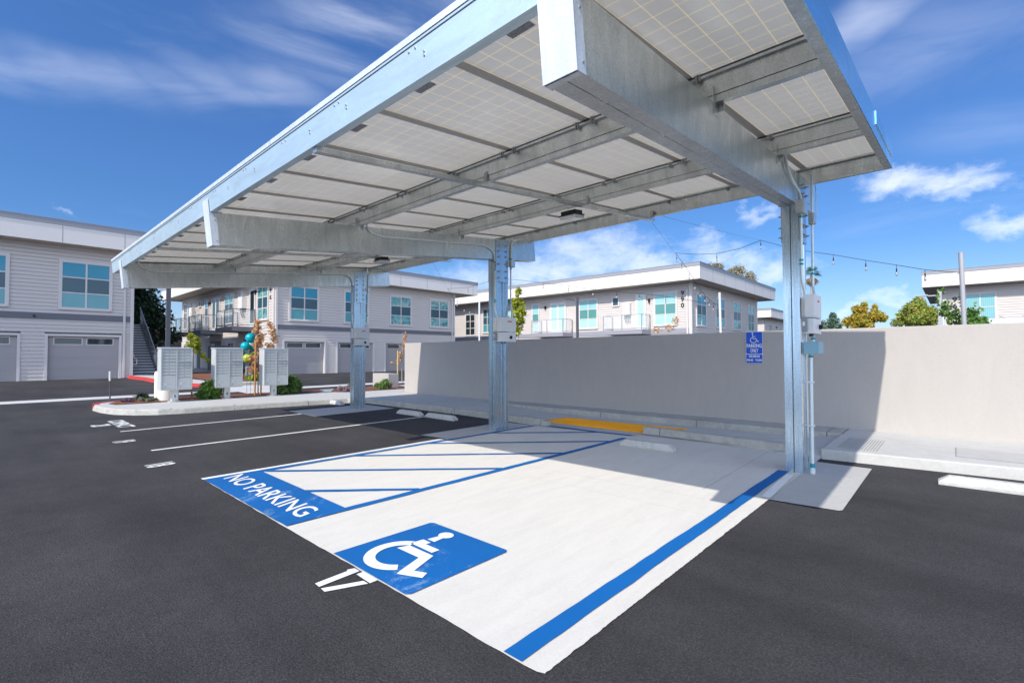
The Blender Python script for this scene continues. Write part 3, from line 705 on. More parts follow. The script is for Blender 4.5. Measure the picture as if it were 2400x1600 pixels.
def inverter(x, y0, y1, label, back=0):
    t = thing('inverter', label, 'inverter', (x, (y0+y1)/2, 1.8), 'solar inverters mounted on the carport columns')
    mb = MB(); mb.box(x, x+.09, y0-.02+back, y1-.02+back*.3, 2.0, 2.275, 'inverter_white'); mb.build('heat_sink', t, bevel=.012)
    mb = MB(); mb.box(x+.092, x+.20, y0, y1, 1.995, 2.285, 'inverter_white'); up = mb.build('upper_cover', t, bevel=.008)
    mb = MB(); mb.box(x+.2005, x+.203, y0+(y1-y0)*.45, y0+(y1-y0)*.70, 2.195, 2.217, 'red_label'); mb.build('red_badge', up)
    mb = MB()
    for k in range(3): mb.box(x+.2005, x+.202, y0+.05+k*.05, y0+.075+k*.05, 2.012, 2.017, 'box_grey')
    mb.build('indicator', up)
    mb = MB(); mb.box(x+.075, x+.195, y0-.01, y1+.005, 1.795, 1.985, 'inverter_white'); lo = mb.build('lower_cover', t, bevel=.008)
    mb = MB(); mb.tube([(x+.195,y0+.30,1.885),(x+.215,y0+.30,1.885)], .032, 'black_plastic', 14); mb.box(x+.215,x+.232,y0+.29,y0+.31,1.86,1.91,'black_plastic'); mb.build('rotary_switch', lo)
    mb = MB()
    for y in (.12, .2): mb.tube([(x+.13,y0+y,1.765),(x+.13,y0+y,1.796)], .017, 'black_plastic', 10)
    mb.build('cable_gland', lo)
    mb = MB(); mb.box(x+.07, x+.125, y0-.075, y0-.012, 1.82, 2.0, 'box_grey'); g = mb.build('side_switch', t, bevel=.006)
    mb = MB(); mb.box(x+.085, x+.11, y0-.079, y0-.0755, 1.89, 1.94, 'inverter_white'); mb.build('switch_label', g)
inverter(-1.455, 6.88, 7.30, 'white inverter with a red badge on the nearest carport column, seen edge on', .28)
inverter(-6.82, 6.90, 7.36, 'white inverter with a red badge and black knob on the middle carport column')
inverter(-12.52, 6.99, 7.43, 'white inverter with a red badge on the farthest carport column')
def carport_lamp(x, u, label):
    c = R(x, u, -.05); t = thing('carport_lamp', label, 'lamp', c, 'flat lamps under the carport roof', local=True); t.rotation_euler.x = AL
    mb = MB(); mb.prism([(-.13,-.10),(.13,-.10),(.13,.10),(-.13,.10)], -.06, -.001, 'black_plastic'); mb.box(-.15,.15,-.13,.13,-.075,-.06,'black_plastic'); mb.build('housing', t, bevel=.004)
    mb = MB(); mb.prism([(-.145,-.125),(.145,-.125),(.145,.125),(-.145,.125)], -.13, -.0755, 'lamp_lens'); mb.build('lens', t, bevel=.015)
carport_lamp(-4.28, 4.18, 'flat black lamp with a pale lens hanging under the near bay of the roof')
carport_lamp(-9.47, 4.15, 'flat black lamp under the far bay of the roof beside the middle beam')
# ---------------------------------------------------------------- boundary wall and its sign
w = thing('boundary_wall', 'long smooth stucco wall behind the carport, half in shade and half in sun', 'wall', (-5,10.7,0))
mb = MB(); X0, X1 = -14.85, 9.
f0 = [(X0,wy(X0)),(X1,wy(X1)),(X1,wy(X1)+.2),(X0,wy(X0)+.2)]
i = mb.addv([(x,y,.1) for x,y in f0]+[(x,y,1.955+.0045*(x-X0)) for x,y in f0])
for q in ((0,1,5,4),(1,2,6,5),(2,3,7,6),(3,0,4,7),(4,5,6,7),(0,3,2,1)): mb.face([i+k for k in q], 'wall_stucco')
mb.build('wall_body', w, bevel=.012)
def on_wall(x, z, o): return (x, wy(x)-o, z)
sg = thing('parking_sign', 'blue and white accessible parking sign with a fine notice mounted on the shaded wall', 'sign', on_wall(-3.06,1.35,0))
SX0, SX1, SZ0, SZ1 = -3.225, -2.90, 1.345, 2.005
def rrect(x0, x1, z0, z1, r, n=5):
    out = []
    for cx, cz, a0 in ((x1-r,z0+r,-90),(x1-r,z1-r,0),(x0+r,z1-r,90),(x0+r,z0+r,180)):
        for k in range(n+1): a = rad(a0+90*k/n); out.append((cx+r*math.cos(a), cz+r*math.sin(a)))
    return out
def sign_prism(pts, o0, o1, m, name, parent, bevel=0):
    mb = MB(lambda a, b, c: on_wall(a, b, c)); mb.prism(pts, o0, o1, m); return mb.build(name, parent)
sign_prism(rrect(SX0,SX1,SZ0,SZ1,.03), .012, .016, 'sign_white', 'sign_plate', sg)
sign_prism(rrect(SX0+.008,SX1-.008,1.545,SZ1-.008,.024), .0165, .018, 'sign_blue', 'upper_panel', sg)
sign_prism(rrect(SX0+.008,SX1-.008,SZ0+.008,1.532,.02), .0165, .018, 'sign_blue', 'lower_panel', sg)
W = lambda x, z: (lambda a, b: on_wall(x+a, z+b, .0195))
for s, x, z, ww, hh in (('PARKING',-3.205,1.672,.285,.080), ('ONLY',-3.135,1.572,.150,.080), ('MINIMUM',-3.165,1.467,.205,.050), ('FINE  $250',-3.205,1.385,.285,.052)):
    mb = MB(); text(mb, s, W(x, z), ww, hh, 'sign_white', .028); mb.build('lettering', sg)
mb = MB(); Fs = lambda x, y: on_wall(x, y, .0195)
arc_band(-3.075,1.832,.052,.064,120,345,26,0,'sign_white',mb,Fs)
def stroke(mb, pts, wd, F, m):
    for a, b in zip(pts[:-1], pts[1:]):
        d = Vector((b[0]-a[0], b[1]-a[1])); n_ = Vector((-d.y, d.x)).normalized()*wd/2
        mb.poly([F(a[0]+n_.x, a[1]+n_.y), F(b[0]+n_.x, b[1]+n_.y), F(b[0]-n_.x, b[1]-n_.y), F(a[0]-n_.x, a[1]-n_.y)], m)
Fs2 = lambda x, y: on_wall(x, y, .0202)
stroke(mb, [(-3.092,1.945),(-3.082,1.858),(-3.025,1.858),(-2.998,1.795),(-2.968,1.802)], .014, Fs2, 'sign_white'); stroke(mb, [(-3.088,1.905),(-3.035,1.905)], .012, Fs2, 'sign_white')
mb.poly([Fs2(-3.092+.017*math.cos(k*.63), 1.966+.017*math.sin(k*.63)) for k in range(10)], 'sign_white'); mb.build('wheelchair_symbol', sg)
# low stucco block beside the wall end
t = thing('planter_wall', 'low cream stucco block standing in the flower bed left of the wall end', 'low wall', (-18.,11.5,.145))
mb = MB(); mb.box(-18.55,-17.35,11.35,11.85,.13,.735,'stucco'); mb.build('block', t, bevel=.015)
t = thing('planter_wall', 'low stucco wall running back behind the end of the long wall', 'low wall', (-16.5,14.2,.1))
mb = MB(); mb.box(-17.4,-14.9,14.1,14.35,0,.62,'stucco'); mb.build('block', t, bevel=.015)

# ---------------------------------------------------------------- mailboxes (front faces +X)
def mailbox(label):
    t = thing('mailbox_unit', label, 'mailbox', (0,0,0), 'communal mailboxes on the island', local=True)
    mb = MB(); mb.box(-.235,.18,-.395,.395,.36,1.585,'mailbox_grey'); cab = mb.build('cabinet', t, bevel=.012)
    mb = MB(); mb.prism([(-.26,1.585),(.205,1.585),(.205,1.60),(-.22,1.625)], -.41, .41, 'mailbox_grey', 'y'); mb.build('roof', t, bevel=.004)
    mb = MB(); mb.box(-.12,.03,-.085,.085,.02,.36,'mailbox_grey'); p = mb.build('pedestal', t, bevel=.006)
    mb = MB(); mb.box(-.2,.12,-.14,.14,0,.02,'mailbox_grey'); mb.build('base_plate', p, bevel=.003)
    X = .1805
    mb = MB()
    for a, b, c, d in ((-.395,-.36,.37,1.575),(.36,.395,.37,1.575),(-.018,.018,.40,1.55)): mb.box(X,X+.022,a,b,c,d,'mailbox_grey')
    mb.box(X,X+.022,-.36,.36,1.55,1.575,'mailbox_grey'); mb.box(X,X+.022,-.36,.36,.37,.40,'mailbox_grey'); mb.build('door_frame', cab, bevel=.003)
    mb = MB(); mb.box(X-.004,X+.001,-.372,.372,.38,1.57,'mailbox_line'); mb.build('gap_shade_plate', cab)  # dark plate added behind the doors, shading their gaps by colour
    def door(y0, y1, z0, z1, kind):
        mb = MB(); mb.box(X+.0015,X+.012,y0+.007,y1-.007,z0+.007,z1-.007,'mailbox_grey')
        d = mb.build({0:'mail_door',1:'mail_slot',2:'parcel_door'}[kind], cab, bevel=.003)
        mb = MB()
        if kind == 0: mb.tube([(X+.012,y0+.035,(z0+z1)/2),(X+.017,y0+.035,(z0+z1)/2)], .009, 'bolt_metal', 8); mb.box(X+.0121,X+.0135,(y0+y1)/2-.012,(y0+y1)/2+.012,(z0+z1)/2-.01,(z0+z1)/2+.012,'mailbox_line')
        elif kind == 1: mb.box(X+.012,X+.04,y0,y1,z0-.006,z0+.012,'mailbox_grey')
        else: mb.tube([(X+.012,y0+.08,z0+.15),(X+.02,y0+.08,z0+.15)], .02, 'inverter_white', 10); mb.tube([(X+.012,y0+.075,z0+.10),(X+.018,y0+.075,z0+.10)], .008, 'inverter_white', 8); mb.box(X+.0121,X+.0135,y0+.15,y0+.19,z0+.14,z0+.15,'mailbox_line'); mb.box(X+.0121,X+.0135,y0+.07,y0+.10,z0+.05,z0+.075,'mailbox_line')
    # two columns of doors; the door label sits in the middle
        mb.build(('lock','flap','lock')[kind], cab)
    z = 1.55
    for k in range(8): door(-.36,-.018,z-.092,z,0); z -= .092 if k != 3 else .10
    door(-.36,-.018,.40,z-.004,2)
    z = 1.55
    for k in range(4): door(.018,.36,z-.088,z,0); z -= .088
    door(.018,.36,z-.012,z,1); z -= .03
    door(.018,.36,z-.09,z,0); z -= .095
    for k in range(4): door(.018,.36,z-.085,z,0); z -= .087
    door(.018,.36,.40,z-.004,2)
    return t
m0 = mailbox('leftmost grey mailbox unit on the kerb, in front of the round white pillar'); m0.location = (-17.18,3.86,.147)
m1 = dup(m0, (-17.2,5.27,.147), 0, 'middle grey mailbox unit, with a flowering shrub at its left foot'); m2 = dup(m0, (-17.15,6.69,.147), 0, 'rightmost grey mailbox unit, beside the dark green bush and the rust leaved tree')
def digit(s, mbx):
    mb = MB(); text(mb, s, lambda a, b: (.0315, -.03+a, .13+b), .055, .09, 'number_black', .02); mb.build('number', mbx)
    o = bpy.data.objects['number'] if False else None
mb = MB(); mb.box(.0305,.0315,-.05,.05,.09,.24,'inverter_white'); text(mb, '5', lambda a, b: (.0325, -.03+a, .12+b), .06, .09, 'number_black', .02); mb.build('number_plate', m0)
for q, s in ((m1, '6'), (m2, '7')):
    mb = MB(); text(mb, s, lambda a, b: (.0325, -.03+a, .12+b), .06, .09, 'number_black', .02); mb.build('number_plate', q)
t = thing('round_pillar', 'short round white concrete pillar standing behind the leftmost mailbox', 'bollard', (-17.95,3.70,.15))
mb = MB(); mb.lathe([(.31,.14),(.31,1.0),(.29,1.04),(.0,1.04)], -17.95, 3.82, 'cream_fascia', 28); mb.build('pillar', t, smooth=True)
t = thing('marker_post', 'thin grey marker post with a white tip at the tip of the island', 'post', (-18.55,2.55,.15))
mb = MB(); mb.tube([(-18.55,2.55,.14),(-18.5,2.53,.78)], .018, 'steel_dark', 8); mb.build('shaft', t)
mb = MB(); mb.tube([(-18.5,2.53,.78),(-18.49,2.526,1.06)], .026, 'pole_white', 8); mb.build('tip', t)
# path light, yard sign, balloons
t = thing('yard_sign', 'small white yard sign with blue letters below the balloons', 'sign', (-18.5,6.35,.15))
mb = MB(); mb.box(-18.51,-18.50,6.25,6.47,.80,1.14,'sign_white'); bd = mb.build('board', t)
mb = MB(); text(mb, 'TE', lambda a, b: (-18.4985, 6.44-b, .86+a), .22, .14, 'sign_blue', .06); mb.build('lettering', bd)
mb = MB(); mb.box(-18.4995,-18.4988,6.27,6.45,.81,.835,'balloon_teal'); mb.build('stripe', bd)
mb = MB(); mb.tube([(-18.505,6.30,.15),(-18.505,6.30,.80)], .006, 'wire', 6); mb.tube([(-18.505,6.42,.15),(-18.505,6.42,.80)], .006, 'wire', 6); mb.build('wire_legs', t)
def balloon(x, y, z, r, m, label):
    t = thing('balloon', label, 'balloon', (x,y,z), 'balloons tied to the rust leaved tree')
    mb = MB(); prof = [(.02*r,-1.18*r),(.10*r,-1.10*r)]+[(r*math.sin(a)*(1-.10*(math.cos(a) > 0)*math.cos(a)), -r*math.cos(a)*(1.12 if a < math.pi/2 else 1)) for a in [math.pi*k/14 for k in range(1,14)]]+[(.001,r)]
    mb.lathe(prof, x, y, m, 20, z); mb.build('skin', t, smooth=True)
    mb = MB(); mb.tube([(x,y,z-1.15*r),(x+.02,y+.06,(z-1.15*r+.9)/2),(-18.3,6.45,.9)], .003, 'wire', 5); mb.build('string', t)
balloon(-18.3,6.33,2.14,.165,'balloon_teal','topmost teal balloon beside the rust leaved tree'); balloon(-18.25,6.15,1.84,.155,'balloon_teal','left one of the lower pair of teal balloons')
balloon(-18.35,6.40,1.87,.165,'balloon_teal','right one of the lower pair of teal balloons'); balloon(-18.3,6.24,1.42,.155,'balloon_lime','larger lime green balloon low down above the yard sign'); balloon(-18.4,6.47,1.55,.11,'balloon_lime','smaller lime green balloon half hidden in rust leaves')

# ---------------------------------------------------------------- buildings
class Wall:
    """facade frame: s runs to the right seen from outside, o is the distance out of the wall"""
    def __init__(s, x, y, d, n): s.p = Vector((x, y)); s.d = Vector(d); s.n = Vector(n)
    def __call__(s, a, b, z): q = s.p + s.d*a + s.n*b; return (q.x, q.y, z)
def lap(F, s0, s1, z0, z1, parent, holes=(), m='siding', row=.185, name='wall', depth=.028, gap=.011):
    mb = MB(F); z = z0
    while z < z1-1e-4:
        zt = min(z+row, z1); segs = [(s0, s1)]
        for (a, b, c, d) in holes:
            if z < d-.01 and zt > c+.01:
                ns = []
                for p, q in segs:
                    if b <= p or a >= q: ns.append((p, q)); continue
                    if a > p: ns.append((p, a))
                    if b < q: ns.append((b, q))
                segs = ns
        for p, q in segs:
            zb = z+gap
            mb.poly([(p,depth,zb),(q,depth,zb),(q,.004,zt),(p,.004,zt)], m); mb.poly([(p,-.05,zb),(q,-.05,zb),(q,depth,zb),(p,depth,zb)], m)
            mb.poly([(p,-.05,z),(q,-.05,z),(q,-.05,zb),(p,-.05,zb)], m); mb.poly([(p,-.05,z),(q,-.05,z),(q,.004,z),(p,.004,z)], m)
        z = zt
    return mb.build(name, parent)
def window(F, s0, s1, z0, z1, parent, cols=2, mats=('glass_top','glass_screen','glass_low'), tw=.10, rows=3, mull=.045, frame='trim'):
    mb = MB(F); o = .085
    mb.box(s0,s0+tw,0,o,z0,z1,frame); mb.box(s1-tw,s1,0,o,z0,z1,frame); mb.box(s0+tw,s1-tw,0,o,z1-tw,z1,frame); mb.box(s0+tw-.03,s1-tw+.03,0,o+.03,z0-.0,z0+tw*.9,frame)
    a0, a1, b0, b1 = s0+tw, s1-tw, z0+tw*.9, z1-tw
    hz = [b0+(b1-b0)*k/rows for k in range(rows+1)]
    mb.box(a0,a0+mull,.002,o-.012,b0,b1,frame); mb.box(a1-mull,a1,.002,o-.012,b0,b1,frame); mb.box(a0+mull,a1-mull,.002,o-.012,b1-mull,b1,frame); mb.box(a0+mull,a1-mull,.002,o-.012,b0,b0+mull,frame)
    for c in range(1, cols): x = a0+(a1-a0)*c/cols; mb.box(x-mull*.8,x+mull*.8,.002,o-.013,b0+mull,b1-mull,frame)
    for k in range(1, rows): mb.box(a0+mull,a1-mull,.002,o-.014,hz[k]-mull*.6,hz[k]+mull*.6,frame)
    fr = mb.build('window', parent)
    mb = MB(F)
    for k in range(rows):
        m = mats[min(len(mats)-1, rows-1-k)]
        mb.poly([(a0,.05,hz[k]),(a1,.05,hz[k]),(a1,.05,hz[k+1]),(a0,.05,hz[k+1])], m)
    mb.build('panes', fr); return fr
def door(F, s0, s1, z0, z1, parent, leaves=1, mat_='glass_low_sun', frame='trim'):
    mb = MB(F); tw = .09; o = .09
    mb.box(s0,s0+tw,0,o,z0,z1,frame); mb.box(s1-tw,s1,0,o,z0,z1,frame); mb.box(s0+tw,s1-tw,0,o,z1-tw,z1,frame)
    fr = mb.build('door_frame', parent); a0, a1 = s0+tw, s1-tw
    for k in range(leaves):
        p, q = a0+(a1-a0)*k/leaves, a0+(a1-a0)*(k+1)/leaves; mb = MB(F); st = .11
        mb.box(p+.004,p+st,.044,.07,z0,z1-tw,'door_white'); mb.box(q-st,q-.004,.044,.07,z0,z1-tw,'door_white'); mb.box(p+st,q-st,.044,.07,z1-tw-st,z1-tw,'door_white'); mb.box(p+st,q-st,.044,.07,z0,z0+.25,'door_white')
        lf = mb.build('door_leaf', fr)
        mb.poly([], 'door_white') if False else None
        mb = MB(F); mb.poly([(p+st,.052,z0+.25),(q-st,.052,z0+.25),(q-st,.052,z1-tw-st),(p+st,.052,z1-tw-st)], mat_); mb.build('door_glass', fr)
    return fr
def garage(F, s0, s1, z0, z1, parent, tw=.11):
    mb = MB(F); mb.box(s0-tw,s0,-.16,.055,z0,z1+tw,'trim'); mb.box(s1,s1+tw,-.16,.055,z0,z1+tw,'trim'); mb.box(s0,s1,-.16,.055,z1,z1+tw,'trim'); fr = mb.build('garage_frame', parent)
    mb = MB(F); n_ = 4; h = (z1-z0)/n_
    for k in range(n_): mb.box(s0,s1,-.17,-.135,z0+k*h+.003,z0+(k+1)*h-.003,'garage_door')
    mb.box(s0,s1,-.18,-.172,z0,z1,'garage_door'); gd = mb.build('garage_door', parent)
    ww = (s1-s0)
    for a, b in ((.09,.46),(.54,.91)):
        mb = MB(F); x0, x1 = s0+ww*a, s0+ww*b; q0, q1 = z1-h*.72, z1-h*.18
        mb.box(x0-.04,x1+.04,-.134,-.118,q1,q1+.04,'trim'); mb.box(x0-.04,x1+.04,-.134,-.118,q0-.04,q0,'trim'); mb.box(x0-.04,x0,-.134,-.118,q0,q1,'trim'); mb.box(x1,x1+.04,-.134,-.118,q0,q1,'trim')
        wf = mb.build('door_window', gd); mb = MB(F); mb.poly([(x0,-.13,q0),(x1,-.13,q0),(x1,-.13,q1),(x0,-.13,q1)], 'glass_dark'); mb.build('pane', wf)
def plain(F, s0, s1, o0, o1, z0, z1, m, name, parent, bevel=0):
    mb = MB(F); mb.box(s0,s1,o0,o1,z0,z1,m); return mb.build(name, parent, bevel)
def downspout(F, s, z0, z1, parent, out=.95):
    mb = MB(F); mb.box(s-.05,s+.05,.03,.11,z0,z1,'trim'); mb.box(s-.045,s+.045,.11,out,z1-.06,z1+.02,'trim') if out > .2 else None; return mb.build('downspout', parent)
def wall_lamp(F, s, z, parent):
    mb = MB(F); mb.box(s-.06,s+.06,.03,.06,z-.12,z+.12,'black_plastic'); mb.box(s-.07,s+.07,.06,.22,z-.05,z+.07,'black_plastic'); mb.box(s-.04,s+.04,.10,.18,z-.22,z-.05,'black_plastic'); return mb.build('wall_lamp', parent)
def heater(F, s0, s1, z0, z1, parent):
    mb = MB(F); mb.box(s0,s1,.03,.32,z0,z1,'heater_white'); h = mb.build('water_heater', parent, bevel=.02)
    mb = MB(F)
    for k in range(4): x = s0+(s1-s0)*(.2+.2*k); mb.tube([(x,.18,z0),(x+.04*(k-1),.18,z0-.25),(x,.06,z0-.6-.1*(k % 2))], .018, 'black_plastic', 6)
    mb.build('pipes', h)
def balcony(F, s0, s1, z0, zr, parent, m='rail_grey', depth=1.5, slabm='band_grey'):
    mb = MB(F); mb.box(s0,s1,.03,depth,z0,z0+.30,slabm); b = mb.build('balcony', parent)
    mb = MB(F); r = .025; o = depth-.06
    def bar(a0, b0, z_0, a1, b1, z_1, w=.03):
        mb.box(min(a0,a1)-w*.5, max(a0,a1)+w*.5, min(b0,b1)-w*.5, max(b0,b1)+w*.5, min(z_0,z_1)-w*.5, max(z_0,z_1)+w*.5, m)
    for a, b_ in ((s0+.05,o),((s0+s1)/2,o+.001),(s1-.05,o),(s0+.05,.12),(s1-.05,.12)): bar(a,b_,z0+.30,a,b_,zr-.03,.05)
    for z in (zr, z0+.42): bar(s0+.05,o,z,s1-.05,o,z,.046); bar(s0+.052,.1,z+.002,s0+.052,o-.03,z+.002,.04); bar(s1-.052,.1,z+.002,s1-.052,o-.03,z+.002,.04)
    mb.build('railing', b)
    mb = MB(F)
    for q in ([(s0+.08,o,z0+.45),(s1-.08,o,z0+.45),(s1-.08,o,zr-.04),(s0+.08,o,zr-.04)], [(s1-.05,.15,z0+.45),(s1-.05,o-.04,z0+.45),(s1-.05,o-.04,zr-.04),(s1-.05,.15,zr-.04)], [(s0+.05,.15,z0+.45),(s0+.05,o-.04,z0+.45),(s0+.05,o-.04,zr-.04),(s0+.05,.15,zr-.04)]): mb.poly(q, 'rail_glass')
    mb.build('mesh_infill', b)
def roof(x0, x1, y0, y1, z0, z1, parent, cap=.27):
    mb = MB(); mb.box(x0,x1,y0,y1,z0+.004,z1-cap,'cream_fascia'); mb.box(x0+.03,x1-.03,y0+.03,y1-.03,z0,z0+.003,'soffit'); r = mb.build('roof', parent)
    mb = MB(); mb.box(x0-.03,x1+.03,y0-.03,y1+.03,z1-cap,z1-.03,'roof_cap'); mb.box(x0-.05,x1+.05,y0-.05,y1+.05,z1-.03,z1,'roof_cap'); mb.build('roof_edge', r)
    mb = MB()
    sp = 2.44; k = 1
    while y0+k*sp < y1: mb.box(x1,x1+.004,y0+k*sp-.008,y0+k*sp+.008,z0+.03,z1-cap,'band_grey'); k += 1
    if k > 1: mb.build('fascia_joint', r)
    return r
def number(F, s, z, digits, parent, h=.33, wd=.22, gap=.45):
    for k, ch in enumerate(digits):
        mb = MB(); text(mb, ch, lambda a, b: F(s+a, .055, z-k*gap+b), wd, h, 'number_black', .03); mb.build('number', parent)

# garage block on the left, facing +X
A = thing('apartment_building', 'two storey building on the left edge with lavender grey siding and garages', 'building', (-38,-2,.28), 'two storey apartment buildings around the lot')
FA = Wall(-33.4, 0, (0,1), (1,0))
gA = [(2.13,4.92,.28,2.50),(-1.95,1.06,.28,2.50),(-6.6,-3.8,.28,2.5)]
lap(FA, -16, 5.50, .28, 7.12, A, [(a-.11,b+.11,c,d+.11) for a,b,c,d in gA])
mb = MB(); mb.box(-46,-33.62,-16,5.46,.1,7.1,'siding'); mb.build('core', A)
Fr = Wall(-33.4, 5.50, (-1,0), (0,1)); lap(Fr, 0, 12, .28, 7.12, A)
plain(FA,-16,5.50,0,.055,3.33,3.65,'band_grey','band',A); plain(Fr,0,12,0,.055,3.33,3.65,'band_grey','band',A)
plain(FA,5.38,5.53,0,.07,.28,7.12,'trim','corner_board',A)
for g in gA: garage(FA, g[0], g[1], g[2], g[3], A)
for a, b in ((2.465,4.60),(-1.38,.755),(-5.6,-3.5)): window(FA, a, b, 3.85, 6.42, A)
downspout(FA, 5.12, .3, 7.1, A, 0); mb = MB(FA); mb.box(1.58,1.66,.06,.10,3.45,3.53,'black_plastic'); mb.tube([FA(0,0,0) and (1.62,.10,3.47),(1.62,.17,3.44)], .03, 'black_plastic', 8); mb.build('sensor', A)
roof(-46.5,-32.5,-17,6.05,7.1,8.25,A)
# middle block: garages face +X, balconies face -Y
B = thing('apartment_building', 'two storey building 996 with balconies on its sunny side and garages on the other', 'building', (-40,20,.28), 'two storey apartment buildings around the lot')
FB = Wall(-31.2, 0, (0,1), (1,0)); gB = [(12.78,15.42,.28,2.38),(16.36,19.10,.28,2.38),(20.15,22.9,.28,2.38),(23.8,26.4,.28,2.38)]
lap(FB, 12.25, 26.85, .28, 6.62, B, [(a-.11,b+.11,c,d+.11) for a,b,c,d in gB])
mb = MB(); mb.box(-52.2,-31.42,12.5,26.8,.1,6.6,'siding'); mb.build('core', B)
for g in gB: garage(FB, *g, B)
for a, b in ((13.03,15.02),(16.75,18.75)): window(FB, a, b, 3.68, 6.02, B)
for a, b in ((20.45,22.48),(24.18,26.22)): window(FB, a, b, 3.68, 6.02, B, mats=('glass_painted_refl','glass_screen','glass_painted_refl'))
plain(FB,12.25,26.85,0,.055,3.13,3.41,'band_grey','band',B); plain(FB,12.22,12.34,0,.07,.28,6.62,'trim','corner_board',B); plain(FB,26.74,26.88,0,.07,.28,6.62,'trim','corner_board',B)
downspout(FB, 26.55, .3, 6.2, B, 0)
FF = Wall(0, 12.25, (1,0), (0,-1)); lap(FF, -52.4, -31.2, .28, 6.62, B)
downspout(FF, -31.35, .3, 6.6, B, 0); plain(FF,-31.95+.4,-31.42,0,.07,.28,6.62,'trim','corner_board',B)
window(FF,-34.15,-32.25,3.75,6.10,B,mats=('glass_painted_refl','glass_screen','glass_painted_refl'))
door(FF,-35.55,-34.45,3.42,6.05,B,mat_='glass_dark'); heater(FF,-37.0,-36.2,4.75,5.55,B)
window(FF,-37.62,-36.95,5.38,6.05,B,1,('glass_top_sun',),.07,1); window(FF,-40.62,-38.6,3.75,6.14,B,mats=('glass_painted_refl','glass_screen','glass_screen'))
door(FF,-43.6,-41.65,3.42,6.04,B,2,'glass_dark'); window(FF,-45.45,-44.45,3.9,6.1,B,1,('glass_top','glass_dark','glass_dark'))
window(FF,-47.2,-46.5,5.5,6.12,B,1,('glass_screen',),.07,1); heater(FF,-49.0,-48.2,4.85,5.6,B); door(FF,-50.4,-49.4,3.42,6.0,B,1,'glass_dark'); window(FF,-51.6,-50.5,3.75,6.14,B,mats=('glass_dark',))
for s, z in ((-34.25,5.75),(-44.1,5.65),(-49.2,5.55)): wall_lamp(FF, s, z, B)
number(FF, -32.08, 5.95, '996', B, .30, .22, .45)
for a, b in ((-37.65,-34.3),(-44.25,-41.0),(-49.6,-46.5)): balcony(FF, a, b, 3.08, 4.52, B)
roof(-54.6,-30.3,11.1,28.72,6.6,7.72,B)
# ground floor of its sunny side: flat dark panels for porch shade, and doors
for a, b in ((-36.5,-34.6),(-43.9,-41.4),(-48.5,-46.7)):
    mb = MB(FF); mb.box(a,b,.031,.06,.33,2.6,'steel_dark'); dd = mb.build('porch_shade_panel', B)
    mb = MB(FF); mb.box(a+.3,a+1.1,.061,.085,.33,2.4,'door_white'); mb.build('door_leaf', dd)
window(FF,-39.9,-38.4,1.0,2.5,B,mats=('glass_dark',)); window(FF,-51.6,-50.2,1.0,2.5,B,mats=('glass_dark',))
# long block behind the wall
Cb = thing('apartment_building', 'two storey building 990 behind the long wall, sunlit cream front with two balconies', 'building', (-25,40,.2), 'two storey apartment buildings around the lot')
FC = Wall(0, 33.8, (1,0), (0,-1)); lap(FC, -40.3, -13.7, .3, 6.66, Cb)
FS = Wall(-13.7, 0, (0,1), (1,0)); lap(FS, 33.8, 49.3, .3, 6.66, Cb)
mb = MB(); mb.box(-40,-13.95,34.05,49.2,.1,6.6,'siding'); mb.build('core', Cb)
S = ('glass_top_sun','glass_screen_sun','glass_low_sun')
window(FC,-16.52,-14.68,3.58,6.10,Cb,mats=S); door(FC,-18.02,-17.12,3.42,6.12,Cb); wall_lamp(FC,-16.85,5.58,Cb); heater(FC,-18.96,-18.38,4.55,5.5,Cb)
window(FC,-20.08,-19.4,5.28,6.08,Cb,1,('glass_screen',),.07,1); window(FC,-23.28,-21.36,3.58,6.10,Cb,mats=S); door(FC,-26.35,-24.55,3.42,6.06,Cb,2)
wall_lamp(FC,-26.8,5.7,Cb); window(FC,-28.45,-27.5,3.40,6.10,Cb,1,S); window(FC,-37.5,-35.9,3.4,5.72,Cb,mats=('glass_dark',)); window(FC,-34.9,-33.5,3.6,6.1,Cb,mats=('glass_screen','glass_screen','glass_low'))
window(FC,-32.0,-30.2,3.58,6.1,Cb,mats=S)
for a, b in ((34.62,36.58),(38.5,40.52),(42.45,44.5),(46.35,48.3)): window(FS,a,b,3.52,5.98,Cb,mats=('glass_top','glass_screen','glass_low') if a < 42 else ('glass_painted_refl','glass_screen','glass_painted_refl'))
for a, b in ((-20.05,-16.75),(-27.3,-23.85)): balcony(FC,a,b,3.02,4.45,Cb,'rail_light',slabm='roof_cap')
plain(FC,-40.3,-13.7,0,.055,3.02,3.38,'roof_cap','band',Cb); plain(FC,-13.82,-13.68,0,.07,.3,6.66,'trim','corner_board',Cb); plain(FS,33.76,33.92,0,.07,.3,6.66,'trim','corner_board',Cb)
downspout(FC,-13.95,.3,6.2,Cb,.2); number(FC,-14.42,5.74,'990',Cb,.34,.24,.44); plain(FS,48.9,49.3,0,.055,.3,6.66,'trim','corner_board',Cb)
roof(-42,-12.6,32.6,51.35,6.64,7.80,Cb)
# block on the right edge
D = thing('apartment_building', 'two storey building on the right edge with numbers beginning 96 by its corner', 'building', (5,55,.2), 'two storey apartment buildings around the lot')
FD = Wall(0, 50.7, (1,0), (0,-1)); lap(FD, -.56, 18, .3, 6.72, D)
mb = MB(); mb.box(-.5,18,50.95,65,.1,6.68,'siding'); mb.build('core', D)
window(FD,.62,2.42,3.9,6.12,D,2,('glass_vertical','glass_vertical'),.08,2); number(FD,-.02,5.5,'960',D,.40,.28,.5); downspout(FD,-.42,.3,6.3,D,.5)
plain(FD,-.6,-.48,0,.07,.3,6.7,'trim','corner_board',D); roof(-1.75,20,49.55,67,6.69,7.93,D)
